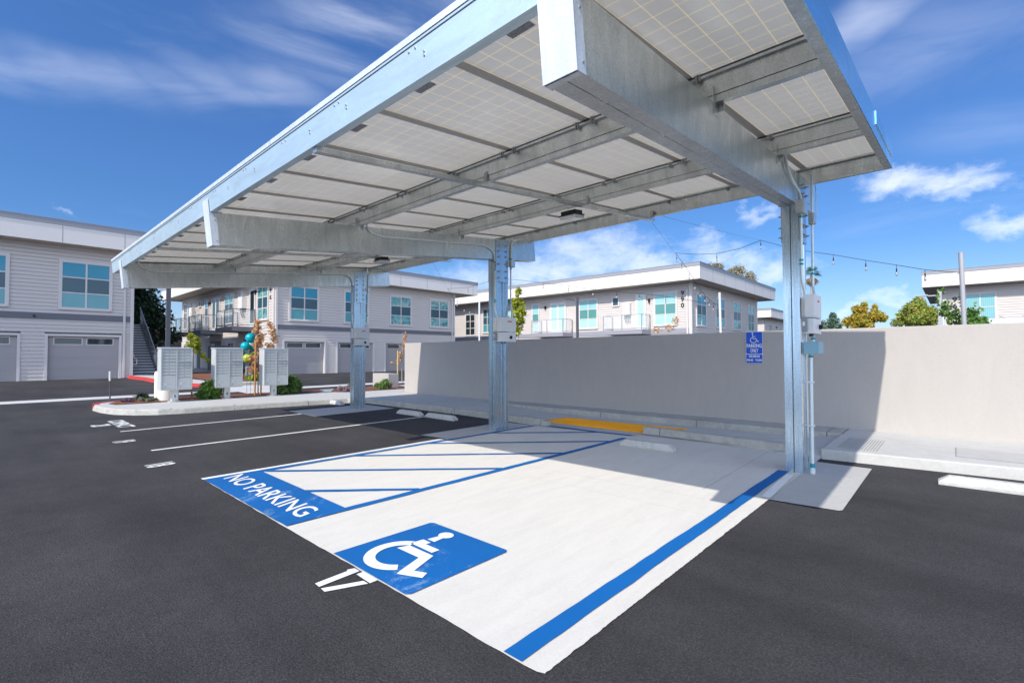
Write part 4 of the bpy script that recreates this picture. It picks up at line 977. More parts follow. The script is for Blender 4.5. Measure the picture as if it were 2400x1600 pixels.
# small block far off between the column and the long block
Eb = thing('apartment_building', 'small distant cream building seen between the long block and the near column', 'building', (-20,72,.2), 'two storey apartment buildings around the lot')
FE = Wall(0, 71, (1,0), (0,-1)); lap(FE, -32, -18.8, .3, 6.4, Eb); FE2 = Wall(-18.8, 0, (0,1), (1,0)); lap(FE2, 71, 84, .3, 6.4, Eb)
mb = MB(); mb.box(-32,-19.05,71.25,83.9,.1,6.36,'siding'); mb.build('core', Eb)
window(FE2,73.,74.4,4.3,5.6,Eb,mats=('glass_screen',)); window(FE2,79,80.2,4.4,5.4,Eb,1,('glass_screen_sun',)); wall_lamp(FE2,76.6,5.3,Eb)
roof(-33,-17.7,70,86,6.36,7.56,Eb)
# plaza with a red kerb in front of the balcony block
mb = MB(); pz = [(-33.3,5.55),(-32.6,5.2),(-30.,5.32),(-28.2,5.42),(-26.5,5.62),(-25.,5.9),(-24.2,6.35),(-23.95,6.9),(-23.95,9.),(-24.4,10.2),(-26.5,11.3),(-31.15,12.2),(-52,12.2),(-52,5.55)]
i = mb.addv([(x, y, zg(x)) for x, y in pz]+[(x, y, zg(x)+.14) for x, y in pz]); k = len(pz)
for j in range(k): mb.face((i+j, i+(j+1) % k, i+k+(j+1) % k, i+k+j), 'kerb_concrete')
mb.face([i+k+j for j in range(k)], 'walk_concrete'); struct(mb.build('plaza_pavement'))
mb = MB()
for j in list(range(0, 7))+[8, 9]:
    (x0, y0), (x1, y1) = pz[j], pz[j+1]; d = Vector((x1-x0, y1-y0)).normalized(); nx, ny = d.y*.004, -d.x*.004; ix, iy = -d.y*.16, d.x*.16
    mb.poly([(x0+nx,y0+ny,zg(x0)+.004),(x1+nx,y1+ny,zg(x1)+.004),(x1+nx,y1+ny,zg(x1)+.145),(x0+nx,y0+ny,zg(x0)+.145)], 'red_paint')
    mb.poly([(x0+nx,y0+ny,zg(x0)+.145),(x1+nx,y1+ny,zg(x1)+.145),(x1+ix,y1+iy,zg(x1)+.146),(x0+ix,y0+iy,zg(x0)+.146)], 'red_paint')
struct(mb.build('red_kerb'))
mb = MB(); (x0,y0),(x1,y1) = pz[5], pz[7]; d = Vector((x1-x0,y1-y0)); L_ = d.length; d.normalize()
text(mb, 'FIRE LANE', lambda a, b: (-25.9+a*.975+.012, 5.735+a*.2-.012, zg(-25.)+.02+b), 1.5, .10, 'white_paint', .03)
struct(mb.build('fire_lane_lettering'))
sheet('planting_bed', [(-29,7.),(-25.2,7.2),(-24.6,9.),(-25.5,10.3),(-31,11.6),(-36,11.6),(-36,8.)], .155, 'mulch', zf=zg)
# stairs beside the left building
stt = thing('staircase', 'outdoor staircase with grey treads rising beside the left building', 'stairs', (-36.5,6.1,.3))
n_ = 19; z0 = .42; rise = (3.50-z0)/n_; run = 4.7/n_
mb = MB()
for k in range(n_): mb.box(-34.4-(k+1)*run-.03,-34.4-k*run,5.55,6.80,z0+(k+1)*rise-.05,z0+(k+1)*rise,'pole_grey')
mb.build('treads', stt)
mb = MB()
for k in range(n_): mb.box(-34.4-k*run-.02,-34.4-k*run-.001,5.56,6.79,z0+k*rise,z0+(k+1)*rise-.052,'stair_riser')
mb.box(-41.5,-39.12,5.55,6.8,3.30,3.50,'band_grey'); mb.build('risers', stt)
mb = MB(lambda x, y, z: (x, y, z+(-34.4-x)/4.7*(3.50-z0))); mb.box(-39.1,-34.3,6.80,6.85,.35,.62,'steel_dark'); rl = mb.build('stringer', stt)
mb = MB(lambda x, y, z: (x, y, z+(-34.4-x)/4.7*(3.50-z0))); mb.box(-39.1,-34.3,6.80,6.84,1.50,1.56,'rail_light'); mb.box(-39.1,-34.3,6.81,6.83,.78,.82,'steel_dark')
for k in range(6): x = -34.35-k*.94; mb.box(x-.03,x+.03,6.805,6.835,.62,1.5,'steel_dark')
mb.build('railing', stt)
mb = MB(lambda x, y, z: (x, y, z+(-34.4-x)/4.7*(3.50-z0))); mb.poly([(-39.1,6.82,.80),(-34.35,6.82,.80),(-34.35,6.82,1.5),(-39.1,6.82,1.5)], 'rail_glass'); mb.build('mesh_infill', stt)
mb = MB(); mb.tube(smooth_path([(-35.2,5.72,1.9),(-34.3,5.78,1.32),(-34.05,5.82,1.28),(-34.05,5.82,1.0),(-34.3,5.6,1.0)],.06), .025, 'cream_fascia', 8); mb.build('handrail', stt, smooth=True)
t = thing('steel_post', 'tall dark square steel post standing beyond the leftmost mailbox', 'post', (-30.,6.4,.3)); mb = MB(); mb.box(-30.09,-29.91,6.31,6.49,.3,5.9,'steel_dark'); mb.build('post_shaft', t)
mb = MB(); mb.box(-30.2,-29.8,6.2,6.6,.40,.43,'steel_dark'); mb.build('base_plate', t)
t = thing('patio_fence', 'dark grey board fence under the nearest balcony of building 996', 'fence', (-36,10.7,.3))
mb = MB()
for k in range(26): mb.box(-38.9+k*.2,-38.72+k*.2,10.66,10.70,.42,2.15,'fence_grey')
mb.build('boards', t); mb = MB(); mb.box(-38.9,-33.7,10.70,10.74,.6,.7,'fence_grey'); mb.box(-38.9,-33.7,10.70,10.74,1.8,1.9,'fence_grey'); mb.build('rails', t)
t = thing('low_house', 'low brown roofed house far behind building 996', 'house', (-70,12,.3))
mb = MB(); mb.box(-78,-68,6,20,.2,2.6,'siding'); mb.build('wall', t); mb = MB(); mb.prism([(5.4,2.6),(20.6,2.6),(13,4.6)], -78.5, -67.5, 'roof_tile', 'x'); mb.build('roof', t)
# distant carport seen over the wall
t = thing('solar_carport', 'second solar carport far off, its thin bright edge just above the wall at the right', 'carport', (4,40,0))
mb = MB()
i = mb.addv([(1.2,38,3.42),(12,38,3.42),(12,44.5,3.95),(1.2,44.5,3.95)]); mb.face((i,i+1,i+2,i+3), 'panel_cells'); mb.box(1.15,12,37.9,37.99,3.20,3.47,'galvanised_cap'); mb.build('canopy', t)
mb = MB()
for x in (2,6,10): mb.box(x-.1,x+.1,41,41.3,0,3.5,'galvanised')
mb.build('columns', t)
mb = MB()
for x in np.arange(1.2,12,1.0): mb.poly([(x,38,3.43),(x+.04,38,3.43),(x+.04,44.5,3.96),(x,44.5,3.96)], 'aluminium')
for y in (40.1,42.2): z = 3.42+(y-38)*.0815; mb.poly([(1.2,y,z+.012),(12,y,z+.012),(12,y+.08,z+.02),(1.2,y+.08,z+.02)], 'aluminium')
mb.build('panel_frames', t)
# ---------------------------------------------------------------- poles and strings of bulbs
def pole(x, y, z0, z1, r, m, label, lean=0):
    t = thing('light_pole', label, 'pole', (x,y,0)); mb = MB(); mb.tube([(x,y,0),(x+lean*.5,y,z1*.5),(x+lean,y,z1)], r, m, 12); mb.build('pole_shaft', t, smooth=True)
    mb = MB(); mb.tube([(x,y,0),(x,y,.12)], r*1.9, m, 12); mb.build('foot', t)
    mb = MB(); mb.tube([(x+lean-.09,y,z1-.55),(x+lean,y,z1-.5)], .008, 'wire', 6); mb.tube([(x+lean-.001,y,z1),(x+lean,y,z1+.02)], r*1.05, m, 12); mb.build('hook', t); return t
pole(.24,17.,0,4.13,.052,'pole_grey','grey metal pole rising above the wall in front of the right edge building',-.06)
pole(-6.88,20.,0,3.99,.05,'pole_white','white pole above the wall in front of the side windows of building 990',-.06)
pole(-20.95,20.,0,4.70,.055,'pole_white','thin white pole seen left of the middle column')
def catenary(a, b, sag, n=10):
    a, b = Vector(a), Vector(b); return [a.lerp(b, k/n)-Vector((0,0,4*sag*(k/n)*(1-k/n))) for k in range(n+1)]
def light_string(label, pts, bulbs, r=.0085, drop=.20):
    t = thing('light_string', label, 'string lights', pts[0], 'strings of festoon bulbs over the courtyard')
    mb = MB(); mb.tube(pts, r, 'cable', 6); mb.build('cord', t)
    for p in bulbs:
        x, y, z = p; mb = MB(); mb.tube([(x,y,z),(x,y,z-.10)], .006, 'cable', 5); mb.tube([(x,y,z-.10),(x,y,z-.20)], .016, 'cable', 8); s = mb.build('socket', t)
        mb = MB(); mb.lathe([(.014,-.20),(.027,-.235),(.030,-.265),(.023,-.30),(.005,-.315)], x, y, 'bulb_glass', 10, z); mb.build('bulb', s, smooth=True)
s1 = [(.18,17.,3.62),(-.538,17.2,3.813),(-1.156,17.4,4.046),(-1.88,17.6,4.304),(-2.716,17.8,4.618),(-3.36,18,4.836),(-4.1,18.1,5.12),(-4.921,18.3,5.514),(-5.7,18.5,5.36),(-6.569,18.7,5.345),(-7.4,18.85,5.45),(-8.323,19,5.658)]
light_string('string of bulbs from the right pole across behind the near column', s1, [s1[k] for k in (0,1,2,3,4,7,9)])
s1b = [(-8.323,19,5.658),(-8.06,19,5.28),(-7.85,19.2,4.87),(-7.70,19.4,4.47),(-7.564,19.6,4.15),(-7.40,19.85,3.86),(-7.188,20,3.60),(-6.93,20,3.50)]
sb = [(-8.27,19,5.58),(-8.06,19,5.28),(-7.85,19.2,4.87),(-7.70,19.4,4.45),(-7.564,19.6,4.15),(-7.45,19.8,3.95),(-7.32,19.9,3.78),(-7.188,20,3.60)]
light_string('string of bulbs plunging steeply in front of building 990 to the white pole', s1b, sb)
s2 = [(-6.93,20,3.50),(-9.131,19.8,4.02),(-10.358,19.8,4.25),(-11.467,19.7,4.42),(-12.676,19.6,4.64),(-14.026,19.5,4.92),(-15.568,19.4,5.22),(-17.372,19.3,5.55),(-18.854,19.2,5.71),(-21.076,19.2,5.465),(-22.9,19.2,5.585)]
light_string('long shallow string of bulbs across the sunlit front of building 990', s2, s2[1:7]+[s2[9]])
s3 = [(-22.95,19.2,5.6),(-22.75,19.4,5.15),(-22.45,19.55,4.8),(-21.97,19.7,4.45),(-21.619,19.8,4.25),(-21.273,19.9,4.10),(-20.95,20,4.08)]
light_string('short string of bulbs dropping to the thin white pole left of the middle column', s3, s3[1:6])
for lab, pts in (('thin support wire from the roof edge down to the steep string',[(-4.015,8.12,3.97),(-8.323,19,5.658)]), ('thin support wire from the roof edge to the peak of the right string',[(-3.77,8.12,3.99),(-4.921,18.3,5.514)]), ('thin support wire from the far bay roof edge to the strings near the middle column',[(-10.4,8.12,4.12),(-22.95,19.2,5.6)])):
    mb = MB(); mb.tube(catenary(pts[0], pts[1], .02, 4), .003, 'wire', 5); tag(mb.build('support_wire'), lab, 'wire')
# street lamps behind the wall
t = thing('area_lamp', 'dark lamp post with a short curved arm in front of building 990', 'lamp post', (-17.33,25,0))
mb = MB(); mb.box(-17.40,-17.27,24.94,25.06,0,5.1,'steel_dark'); mb.build('lamp_pole', t); mb = MB(); mb.tube(smooth_path([(-17.34,25,4.55),(-17.42,25,4.95),(-17.95,25,5.03)],.2), .05, 'steel_dark', 8); mb.build('arm', t, smooth=True); mb = MB(); mb.prism([(-18.25,-.12),(-17.8,-.12),(-17.8,.12),(-18.25,.12)], 5.0, 5.06, 'steel_dark'); h_ = mb.build('lamp_head', t); h_.location.y += 25
t = thing('area_lamp', 'grey lamp post with a flat arm under the roof corner of the right edge building', 'lamp post', (-.44,30,0))
mb = MB(); mb.box(-.51,-.37,29.93,30.07,0,4.42,'pole_grey'); mb.build('lamp_pole', t); mb = MB(); mb.box(-.95,-.51,29.96,30.04,4.22,4.27,'pole_grey'); mb.build('arm', t)
mb = MB(); mb.prism([(-1.3,29.85),(-.85,29.85),(-.85,30.15),(-1.3,30.15)], 4.24, 4.30, 'pole_grey'); mb.build('lamp_head', t)

# ---------------------------------------------------------------- plants
def branchy(mb, base, h, r, m, n=5, spread=.5, lean=(0,0), seed=1):
    r_ = random.Random(seed); b = Vector(base); top = b+Vector((lean[0], lean[1], h))
    path = [b.lerp(top, k/5)+Vector((r_.uniform(-1,1)*r*.8, r_.uniform(-1,1)*r*.8, 0))*(k > 0) for k in range(6)]
    mb.tube(path, r, m, 8, r*.35)
    for k in range(n):
        t = .42+.55*k/n; p = b.lerp(top, t); a = r_.uniform(0, 6.28); L = spread*(1.15-t*.6)*r_.uniform(.7,1.1)
        q = p+Vector((math.cos(a)*L, math.sin(a)*L, L*r_.uniform(.5,1.1))); mb.tube([p, p.lerp(q,.5)+Vector((0,0,-.04*L)), q], r*.45, m, 6, r*.12)
def tree(name, label, cat, base, h, blobs, count, size, leafm, barkm='bark', r=.06, group=None, spread=.6, seed=1, nb=6, shell=.45):
    t = thing(name, label, cat, base, group); mb = MB(); branchy(mb, base, h, r, barkm, nb, spread, seed=seed); mb.build('trunk', t, smooth=True)
    foliage('crown', blobs, count, size, leafm, t, shell=shell); return t
def stakes(pts, m, label):
    t = thing('tree_stake', label, 'stake', pts[0][0]); mb = MB(); mb.tube(pts[0], .028, m, 10); mb.build('stake_pole', t); return t
def rb(c, R_, n, s0, s1, seed, flat=1.):
    r_ = random.Random(seed); out = []
    for _ in range(n):
        d = Vector((r_.gauss(0,1), r_.gauss(0,1), r_.gauss(0,1))).normalized()*r_.uniform(.25,1.0); s = r_.uniform(s0, s1)
        out.append((c[0]+d.x*R_[0], c[1]+d.y*R_[1], c[2]+d.z*R_[2], s, s, s*flat))
    return out
tree('young_tree','young yellow green tree behind the leftmost mailbox','tree',(-18.0,4.50,.15),1.95,rb((-18.0,4.55,1.98),(.2,.24,.30),12,.07,.12,3)+[(-18,4.78,1.52,.12,.10,.10),(-18,4.92,1.36,.10,.08,.08),(-18,5.12,1.26,.06,.07,.06),(-18,4.62,1.68,.12,.14,.12)],620,.075,'leaf_yellowgreen','wood_stake',.026,spread=.25,shell=.1)
tree('young_tree','young tree with rusty brown dying leaves between the middle and right mailboxes','tree',(-17.9,6.46,.15),2.5,[(-17.9,6.42,2.66,.10,.13,.16),(-17.9,6.38,2.4,.12,.15,.2),(-17.9,6.50,2.15,.13,.17,.2),(-17.9,6.42,1.88,.13,.17,.2),(-17.9,6.52,1.6,.12,.16,.2),(-17.9,6.82,2.62,.09,.10,.13),(-17.9,6.92,2.38,.11,.14,.18),(-17.9,6.98,2.1,.11,.13,.18),(-17.9,6.85,1.85,.11,.14,.16),(-17.9,6.72,1.62,.1,.13,.15),(-17.9,6.22,1.42,.1,.2,.10),(-17.9,6.35,1.2,.1,.15,.15),(-17.9,6.48,1.0,.1,.12,.15),(-17.9,6.2,1.0,.08,.10,.08),(-17.9,7.08,2.2,.05,.06,.06)],1150,.072,'leaf_rust','bark',.022,spread=.45,shell=.1)
stakes([[(-17.75,6.30,.15),(-17.75,6.31,2.0)]],'wood_stake','thin orange brown stake left of the rusty young tree'); stakes([[(-17.82,6.52,.15),(-17.82,6.52,1.75)]],'wood_stake','thicker wooden stake right of the rusty young tree')
tree('young_tree','thin sapling with dying pink brown leaves by the left end of the wall','tree',(-18.9,13.1,.2),2.35,[(-18.9,13.25,2.35,.08,.12,.22),(-18.9,13.2,1.95,.08,.1,.2),(-18.9,13.0,1.5,.08,.12,.22),(-18.9,12.85,1.2,.06,.1,.12),(-18.9,12.55,1.15,.05,.06,.05)],420,.055,'leaf_rust','bark_pale',.02,spread=.4,seed=4)
stakes([[(-18.8,12.78,.15),(-18.8,12.79,1.72)]],'pale_wood','pale yellow stake by the left end of the wall')
tree('sapling','slender olive green sapling behind the wall, right of the middle column','tree',(-14.25,16,0),4.3,[(-14.25,16,4.3,.18,.18,.25),(-14.3,16,3.8,.32,.3,.3),(-14.2,16,3.4,.36,.3,.28),(-14.2,16,3.0,.30,.3,.2),(-14.35,16,2.6,.25,.25,.25)],520,.14,'leaf_yellowgreen','bark_pale',.03,spread=.6,seed=5,shell=.2)
tree('sapling','leafy green sapling around the grey pole above the wall at the right','tree',(.2,18,0),3.0,[(-.15,18,2.75,.16,.2,.3),(.05,18,2.5,.2,.2,.28),(.38,18,2.55,.2,.2,.28),(.55,18,2.35,.2,.2,.2),(-.3,18,3.05,.03,.04,.24),(.15,18,3.0,.04,.04,.2),(.3,18,2.2,.4,.3,.2),(-.2,18,3.3,.03,.03,.08)],1300,.07,'leaf_shrub','bark_pale',.025,spread=.4,seed=6,shell=.2)
tree('sapling','bare reddish sapling with a few dry leaves against building 990','tree',(-9.6,20.5,0),2.9,[(-9.9,20.5,2.6,.25,.2,.14),(-9.3,20.5,2.68,.25,.2,.2),(-9.0,20.5,3.0,.2,.2,.2)],260,.06,'leaf_rust','bark_pale',.02,spread=.6,seed=8,shell=.1)
def shrub(label, c, R_, count, size, leafm='leaf_shrub', petals=None, pc=0, name='shrub', cat='shrub', seed=1, ps=.035):
    t = thing(name, label, cat, (c[0],c[1],.15)); mb = MB(); r_ = random.Random(seed)
    for k in range(9): a = r_.uniform(0,6.28); mb.tube([(c[0],c[1],.15),(c[0]+math.cos(a)*R_[0]*.4,c[1]+math.sin(a)*R_[1]*.4,.15+R_[2]*.7),(c[0]+math.cos(a)*R_[0]*.7,c[1]+math.sin(a)*R_[1]*.7,.15+R_[2]*1.3)], .008, 'bark', 5)
    mb.build('stems', t)
    bl = rb((c[0],c[1],.15+R_[2]*.9),(R_[0]*.75,R_[1]*.75,R_[2]*.75),10,min(R_)*.35,min(R_)*.6,seed); foliage('leaves', bl, count, size, leafm, t, 2.4, .2)
    if petals: foliage('flowers', [(b[0],b[1],b[2],b[3]*1.1,b[4]*1.1,b[5]*1.1) for b in bl], pc, ps, petals, t, 1.2, .75)
    return t
shrub('green oleander like shrub with a few pink flowers left of the middle mailbox',(-17.45,4.85,.15),(.32,.36,.38),800,.14,'leaf_shrub','petal_pink',60,seed=2)
shrub('full dark green bush right of the rightmost mailbox',(-17.6,7.45,.15),(.40,.50,.36),1300,.14,'leaf_green','petal_pink',40,seed=3)
shrub('low yellow green bush between the rusty tree and the rightmost mailbox',(-17.6,6.95,.15),(.25,.25,.16),600,.06,'leaf_shrub','petal_pink',50,seed=4)
shrub('small pink flowering clump left of the farthest column',(-16.9,9.15,.15),(.28,.35,.12),500,.045,'leaf_green','petal_purple',700,'flower_clump','flowers',5)
shrub('small green bush left of the farthest column beside the pink clump',(-17.3,9.75,.15),(.25,.3,.17),600,.06,'leaf_shrub','petal_purple',60,seed=6)
shrub('leafy green clump with pale flowers right of the farthest column',(-16.9,10.9,.15),(.35,.62,.2),1500,.065,'leaf_shrub','petal_pink',160,seed=7)
shrub('thin upright green plant in front of the stucco block',(-17.0,11.0,.15),(.10,.12,.32),260,.06,'leaf_shrub',seed=8)
shrub('purple flowering ground cover at the tip of the island',(-18.1,2.9,.15),(.35,.45,.06),700,.035,'leaf_dark','petal_purple',650,'flower_clump','flowers',9,.03)
shrub('purple and green ground cover between the island tip and the round pillar',(-17.75,3.3,.15),(.35,.30,.07),600,.04,'leaf_green','petal_purple',300,'flower_clump','flowers',10,.03)
shrub('small sprawling green plant by the marker post',(-18.3,3.2,.15),(.2,.3,.13),260,.05,'leaf_dark',seed=11)
shrub('dark hedge plant under the nearest balcony of building 996',(-27.0,8.6,.4),(.8,.7,.5),1500,.10,'leaf_dark',seed=12)
shrub('round grey green bush in front of the patio fence',(-33.0,10.0,.4),(.6,.5,.9),900,.11,'leaf_olive',seed=13)
shrub('low yellow green plants behind the yard sign',(-24.9,8.7,.3),(.5,.5,.4),800,.08,'leaf_yellowgreen',seed=14)
shrub('dark bush at the foot of the nearest porch',(-26.2,9.8,.3),(.5,.6,.45),700,.09,'leaf_dark',seed=15)
tree('big_tree','large dark evergreen tree behind the outdoor staircase','tree',(-46,8.,.3),6.5,rb((-46,7.7,5.6),(1.9,1.5,2.3),16,.8,1.3,21)+rb((-46,8.6,3.4),(1.5,1.5,1.5),10,.6,1.0,22),9000,.19,'leaf_dark','bark',.22,spread=2.,shell=.3)
tree('far_tree','distant pale tree seen under the third balcony of building 996','tree',(-95,16.5,.3),4,rb((-95,17,3.6),(2,3,1.2),8,.9,1.4,23),1500,.3,'leaf_conifer',r=.2)
tree('autumn_tree','open crowned orange and yellow tree above the wall right of the near column','tree',(-5.0,45,0),4.6,rb((-5.4,45,3.95),(.95,.9,.5),12,.30,.5,24)+rb((-5.2,45,4.75),(.5,.6,.4),5,.2,.35,25)+rb((-4.2,45,4.2),(.5,.6,.5),6,.2,.35,26)+[(-5.0,45,4.9,.28,.3,.25),(-4.95,45,5.25,.24,.2,.2),(-4.35,45,4.7,.26,.3,.25),(-4.3,45,5.05,.2,.2,.2),(-3.75,45,4.2,.2,.25,.2)],7500,.13,'leaf_autumn','bark',.1,spread=1.1,shell=.2)
tree('round_tree','full green and yellow tree beside the right edge building','tree',(-1.9,45,0),4.8,rb((-1.9,45,4.2),(.8,.8,.8),22,.38,.6,27)+[(-1.8,45,5.2,.40,.4,.35),(-2.7,45,4.3,.4,.4,.4),(-3.0,45,3.8,.4,.4,.35),(-1.1,45,4.3,.5,.5,.6),(-2.3,45,4.8,.3,.3,.3)],13000,.12,'leaf_mixed','bark',.12,spread=.9,shell=.4)
tree('conifer','blue green conifer far beyond the wall beside the near column','tree',(-9.3,60,0),5.4,[(-9.3,60,5.4,.35,.4,.45),(-9.3,60,4.9,.6,.5,.4),(-9.2,60,4.4,.7,.6,.4),(-9.2,60,3.9,.8,.7,.4),(-10.3,60,4.3,.5,.6,.8)],3000,.13,'leaf_conifer','bark',.12,spread=.6)
tree('rooftop_tree','grey green tree top behind the roof corner of building 990','tree',(-20.7,60,0),11,rb((-21.0,60,11.9),(.7,.8,.5),7,.35,.6,28)+[(-21.8,60,12.3,.4,.5,.4)],1700,.16,'leaf_olive','bark',.2,spread=1.,shell=.2)
tree('rooftop_tree','wider grey green tree top behind the side roof of building 990','tree',(-18.3,61,0),10,rb((-19.0,61,11.2),(1.2,1.,.7),10,.5,.8,29)+rb((-17.6,61,10.3),(.6,.8,.6),6,.4,.6,30),3600,.16,'leaf_olive','bark',.2,spread=1.,shell=.2)
# palm crown
t = thing('palm_tree','fan palm with a brown skirt of dead fronds, half hidden by the near column','palm',(-8.35,45,0))
mb = MB(); mb.tube([(-8.35,45,0),(-8.30,45,4),(-8.35,45,7.9)], .16, 'bark_pale', 10, .12); mb.build('trunk', t, smooth=True)
def fronds(name, c, n, L, m, el0, el1, seed):
    r_ = random.Random(seed); mb = MB(); c = Vector(c)
    for k in range(n):
        a = r_.uniform(0,6.28); e = r_.uniform(el0,el1); d = Vector((math.cos(a)*math.cos(e), math.sin(a)*math.cos(e), math.sin(e))); side = d.cross(Vector((0,0,1))).normalized()
        for q in range(-4, 5):
            dd = (d+side*q*.17).normalized(); tip = c+dd*L*(1-.04*abs(q))+Vector((0,0,-.18*L)); mid = c+dd*L*.55; w_ = side*.025
            i = mb.addv([c+d*L*.25-w_*.3, c+d*L*.25+w_*.3, mid+w_, mid-w_, tip]); mb.face((i,i+1,i+2,i+3), m); mb.face((i+3,i+2,i+4), m)
    return mb.build(name, t)
fronds('live_fronds',(-8.35,45,8.0),26,.85,'leaf_green',-.3,1.3,31); fronds('dead_fronds',(-8.35,45,7.75),42,.75,'palm_skirt',-1.5,-.6,32)

# ---------------------------------------------------------------- sky, sun, camera
SUN = Vector((.139, -1.13, 1.0)).normalized()
wd = bpy.data.worlds.new('World'); sc.world = wd; wd.use_nodes = True; nt = wd.node_tree; N = nt.nodes; Lk = nt.links
bg = N['Background']; sky = N.new('ShaderNodeTexSky'); sky.sky_type = 'NISHITA'; sky.sun_disc = False
sky.sun_elevation = math.asin(SUN.z); sky.sun_rotation = math.atan2(SUN.x, SUN.y); sky.air_density = 1.0; sky.dust_density = .3; sky.ozone_density = 2.5
tc = N.new('ShaderNodeTexCoord'); hs = N.new('ShaderNodeHueSaturation'); hs.inputs['Saturation'].default_value = SKY_SAT; hs.inputs['Value'].default_value = SKY_VAL

def vm(op, a, b=None):
    n = N.new('ShaderNodeVectorMath'); n.operation = op
    for i, v in enumerate((a, b)):
        if v is None: continue
        if hasattr(v, 'links'): Lk.new(v, n.inputs[i])
        else: n.inputs[i].default_value = v
    return n
def mt(op, a, b=None, c=None, clamp=False):
    n = N.new('ShaderNodeMath'); n.operation = op; n.use_clamp = clamp
    for i, v in enumerate((a, b, c)):
        if v is None: continue
        if hasattr(v, 'links'): Lk.new(v, n.inputs[i])
        else: n.inputs[i].default_value = v
    return n.outputs[0]
def mr(v, a, b, c=0., d=1.):
    n = N.new('ShaderNodeMapRange'); n.interpolation_type = 'SMOOTHSTEP'; Lk.new(v, n.inputs[0])
    for i, q in enumerate((a, b, c, d)): n.inputs[i+1].default_value = q
    return n.outputs[0]
D_ = vm('NORMALIZE', tc.outputs['Generated']).outputs[0]
def wn(scale, det, rough, mul, dist=0., off=(0,0,0)):
    q = vm('MULTIPLY', D_, mul).outputs[0]; q = vm('ADD', q, off).outputs[0]
    n = N.new('ShaderNodeTexNoise'); n.inputs['Scale'].default_value = scale; n.inputs['Detail'].default_value = det; n.inputs['Roughness'].default_value = rough; n.inputs['Distortion'].default_value = dist
    Lk.new(q, n.inputs['Vector']); return n
warp = wn(3., 4, .6, (1,1,1.6)); wv = vm('SUBTRACT', warp.outputs['Color'], (.5,.5,.5)).outputs[0]
def blobs(lst, warpamt, zs, wv=wv):
    tot = None
    q = vm('ADD', D_, vm('SCALE', wv).outputs[0]); q.inputs[1].links[0].from_node.inputs['Scale'].default_value = warpamt; q = q.outputs[0]
    for (x, y, z, s, a) in lst:
        d = vm('SUBTRACT', q, (x, y, z)).outputs[0]; d = vm('MULTIPLY', d, (1, 1, zs)).outputs[0]; L = vm('LENGTH', d).outputs['Value']
        g = mr(L, s*1.25, 0., 0., a); tot = g if tot is None else mt('MAXIMUM', tot, g)
    return tot
wisp = blobs([(-.93,.0,.385,.10,.6),(-.909,.060,.388,.10,.7),(-.893,.115,.390,.10,.7),(-.868,.19,.405,.10,.7),(-.838,.25,.430,.11,.65),(-.80,.31,.445,.12,.65),(-.77,.36,.515,.16,.8),(-.73,.42,.55,.17,1.),(-.69,.47,.56,.18,.95),(-.62,.53,.57,.18,.7),(-.66,.55,.50,.15,.5),
 (-.031,.9,.435,.18,.32),(.035,.906,.421,.16,.25),(.056,.947,.317,.12,.25),(-.097,.869,.485,.09,.8)], .10, 2.9)
wv2 = vm('SUBTRACT', wn(13., 6, .6, (1,1,1.4)).outputs['Color'], (.5,.5,.5)).outputs[0]
puff = blobs([(-.036,.963,.275,.085,1.15),(-.012,.967,.262,.08,1.15),(.012,.971,.243,.07,1.),(-.03,.975,.245,.05,.9),(.063,.981,.190,.07,1.),(.09,.98,.185,.07,.9),(-.253,.934,.251,.05,.8),(-.331,.921,.200,.09,.8),(-.28,.94,.175,.09,.75),(-.233,.962,.145,.10,.8),(-.073,.993,.085,.07,.9),(-.124,.99,.063,.07,.9),(.02,.99,.09,.08,.9),
 (-.523,.825,.195,.18,.85),(-.45,.88,.17,.13,.85),(-.631,.754,.165,.16,.85),(-.71,.69,.15,.14,.7),(-.80,.59,.13,.1,.5),(-.972,.076,.215,.022,.7)], .11, 2.2, wv2)
n1 = wn(2.6, 9, .58, (1.,.6,3.6), .9); n2 = wn(7., 9, .62, (1,1,1.9), .3, (3,1,2)); n3 = wn(14., 6, .6, (1,1,2.), .2, (1,5,2)); n4 = wn(20., 10, .68, (1,1,1.7), .4, (3,1,7))
wm = mt('MULTIPLY', wisp, mr(n1.outputs['Fac'], .30, .68)); wm = mt('MULTIPLY', wm, .44)
nn = mt('ADD', mt('MULTIPLY', mt('SUBTRACT', n2.outputs['Fac'], .5), 1.1), mt('MULTIPLY', mt('SUBTRACT', n4.outputs['Fac'], .5), 1.0)); pm = mt('MULTIPLY', mt('ADD', puff, nn), mr(puff, .0, .30)); pm = mt('MULTIPLY', mr(pm, .12, 1.25), .66)
bgw = mt('MULTIPLY', mr(wn(1.6, 8, .6, (1,1,4.), .5, (7,2,4)).outputs['Fac'], .55, .80), .14)
m_ = mt('MAXIMUM', mt('MAXIMUM', wm, pm), bgw)
sxyz = N.new('ShaderNodeSeparateXYZ'); Lk.new(D_, sxyz.inputs[0])
hz = mr(sxyz.outputs[2], .22, -.02, 0., .28)
m_ = mt('MAXIMUM', m_, hz)
back = mt('MULTIPLY', mr(vm('DOT_PRODUCT', D_, (.675, -.738, .0)).outputs['Value'], .05, .55), mr(sxyz.outputs[2], .95, .35)); back = mt('MULTIPLY', back, mr(wn(1.3, 8, .6, (1,1,2.5), .6, (9,3,1)).outputs['Fac'], .25, .55, .35, .9))  # bright cloud added behind the camera, out of view, to fill the shade
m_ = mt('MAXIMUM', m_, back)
gr = N.new('ShaderNodeMix'); gr.data_type = 'RGBA'; gr.blend_type = 'MIX'; gr.inputs[6].default_value = (*SKY_LOW, 1); gr.inputs[7].default_value = (*SKY_HIGH, 1); Lk.new(mr(sxyz.outputs[2], 0., .6), gr.inputs[0])
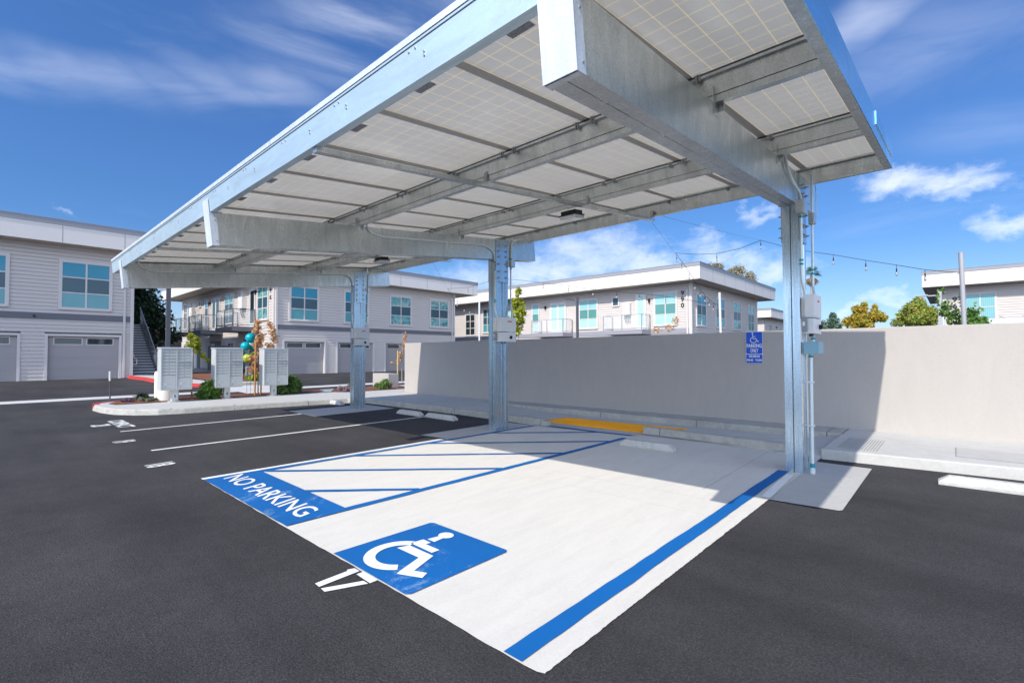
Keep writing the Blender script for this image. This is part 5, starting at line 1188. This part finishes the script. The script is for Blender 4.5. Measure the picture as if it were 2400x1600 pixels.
ml = N.new('ShaderNodeMix'); ml.data_type = 'RGBA'; ml.blend_type = 'MULTIPLY'; ml.inputs[0].default_value = 1.; Lk.new(sky.outputs[0], ml.inputs[6]); Lk.new(gr.outputs[2], ml.inputs[7]); Lk.new(ml.outputs[2], hs.inputs['Color'])
cc = N.new('ShaderNodeMix'); cc.data_type = 'RGBA'; cc.inputs[6].default_value = (4.6,5.0,6.0,1); cc.inputs[7].default_value = (5.9,6.1,6.6,1); Lk.new(n3.outputs['Fac'], cc.inputs[0])
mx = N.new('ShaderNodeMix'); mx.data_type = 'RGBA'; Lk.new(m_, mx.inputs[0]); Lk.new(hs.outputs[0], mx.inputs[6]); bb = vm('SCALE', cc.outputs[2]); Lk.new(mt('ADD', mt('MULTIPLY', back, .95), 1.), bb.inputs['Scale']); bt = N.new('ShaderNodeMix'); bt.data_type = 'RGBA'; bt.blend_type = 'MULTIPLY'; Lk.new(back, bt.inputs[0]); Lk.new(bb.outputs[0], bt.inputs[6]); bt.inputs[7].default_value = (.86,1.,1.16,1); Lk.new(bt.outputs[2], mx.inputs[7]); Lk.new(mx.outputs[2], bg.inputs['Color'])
bg.inputs['Strength'].default_value = SKY_STR
ld = bpy.data.lights.new('sun', 'SUN'); ld.energy = SUN_E; ld.angle = rad(.55); ld.color = (1., .955, .88); lo = bpy.data.objects.new('sun', ld); COL.objects.link(lo); lo.rotation_euler = SUN.to_track_quat('Z', 'Y').to_euler()
yaw, pitch, roll = rad(132.461896), rad(1.48747165), rad(-.113390644)
f = Vector((math.cos(yaw)*math.cos(pitch), math.sin(yaw)*math.cos(pitch), math.sin(pitch))); r0 = Vector((math.sin(yaw), -math.cos(yaw), 0)); u0 = r0.cross(f)
r1 = r0*math.cos(roll)+u0*math.sin(roll); u1 = u0*math.cos(roll)-r0*math.sin(roll)
cd = bpy.data.cameras.new('camera'); cd.sensor_width = 36; cd.lens = 1131.618/2400*36; cd.clip_start = .05; cd.clip_end = 2000
co = bpy.data.objects.new('camera', cd); COL.objects.link(co); co.matrix_world = Matrix(((r1.x,u1.x,-f.x,0),(r1.y,u1.y,-f.y,0),(r1.z,u1.z,-f.z,1.55),(0,0,0,1))); sc.camera = co
sc.render.engine = 'CYCLES'; sc.view_settings.view_transform = 'Standard'; sc.view_settings.look = 'None'; sc.view_settings.gamma = 1; sc.view_settings.exposure = EXPO
sc.cycles.use_denoising = True; sc.cycles.max_bounces = 8; sc.cycles.transparent_max_bounces = 12
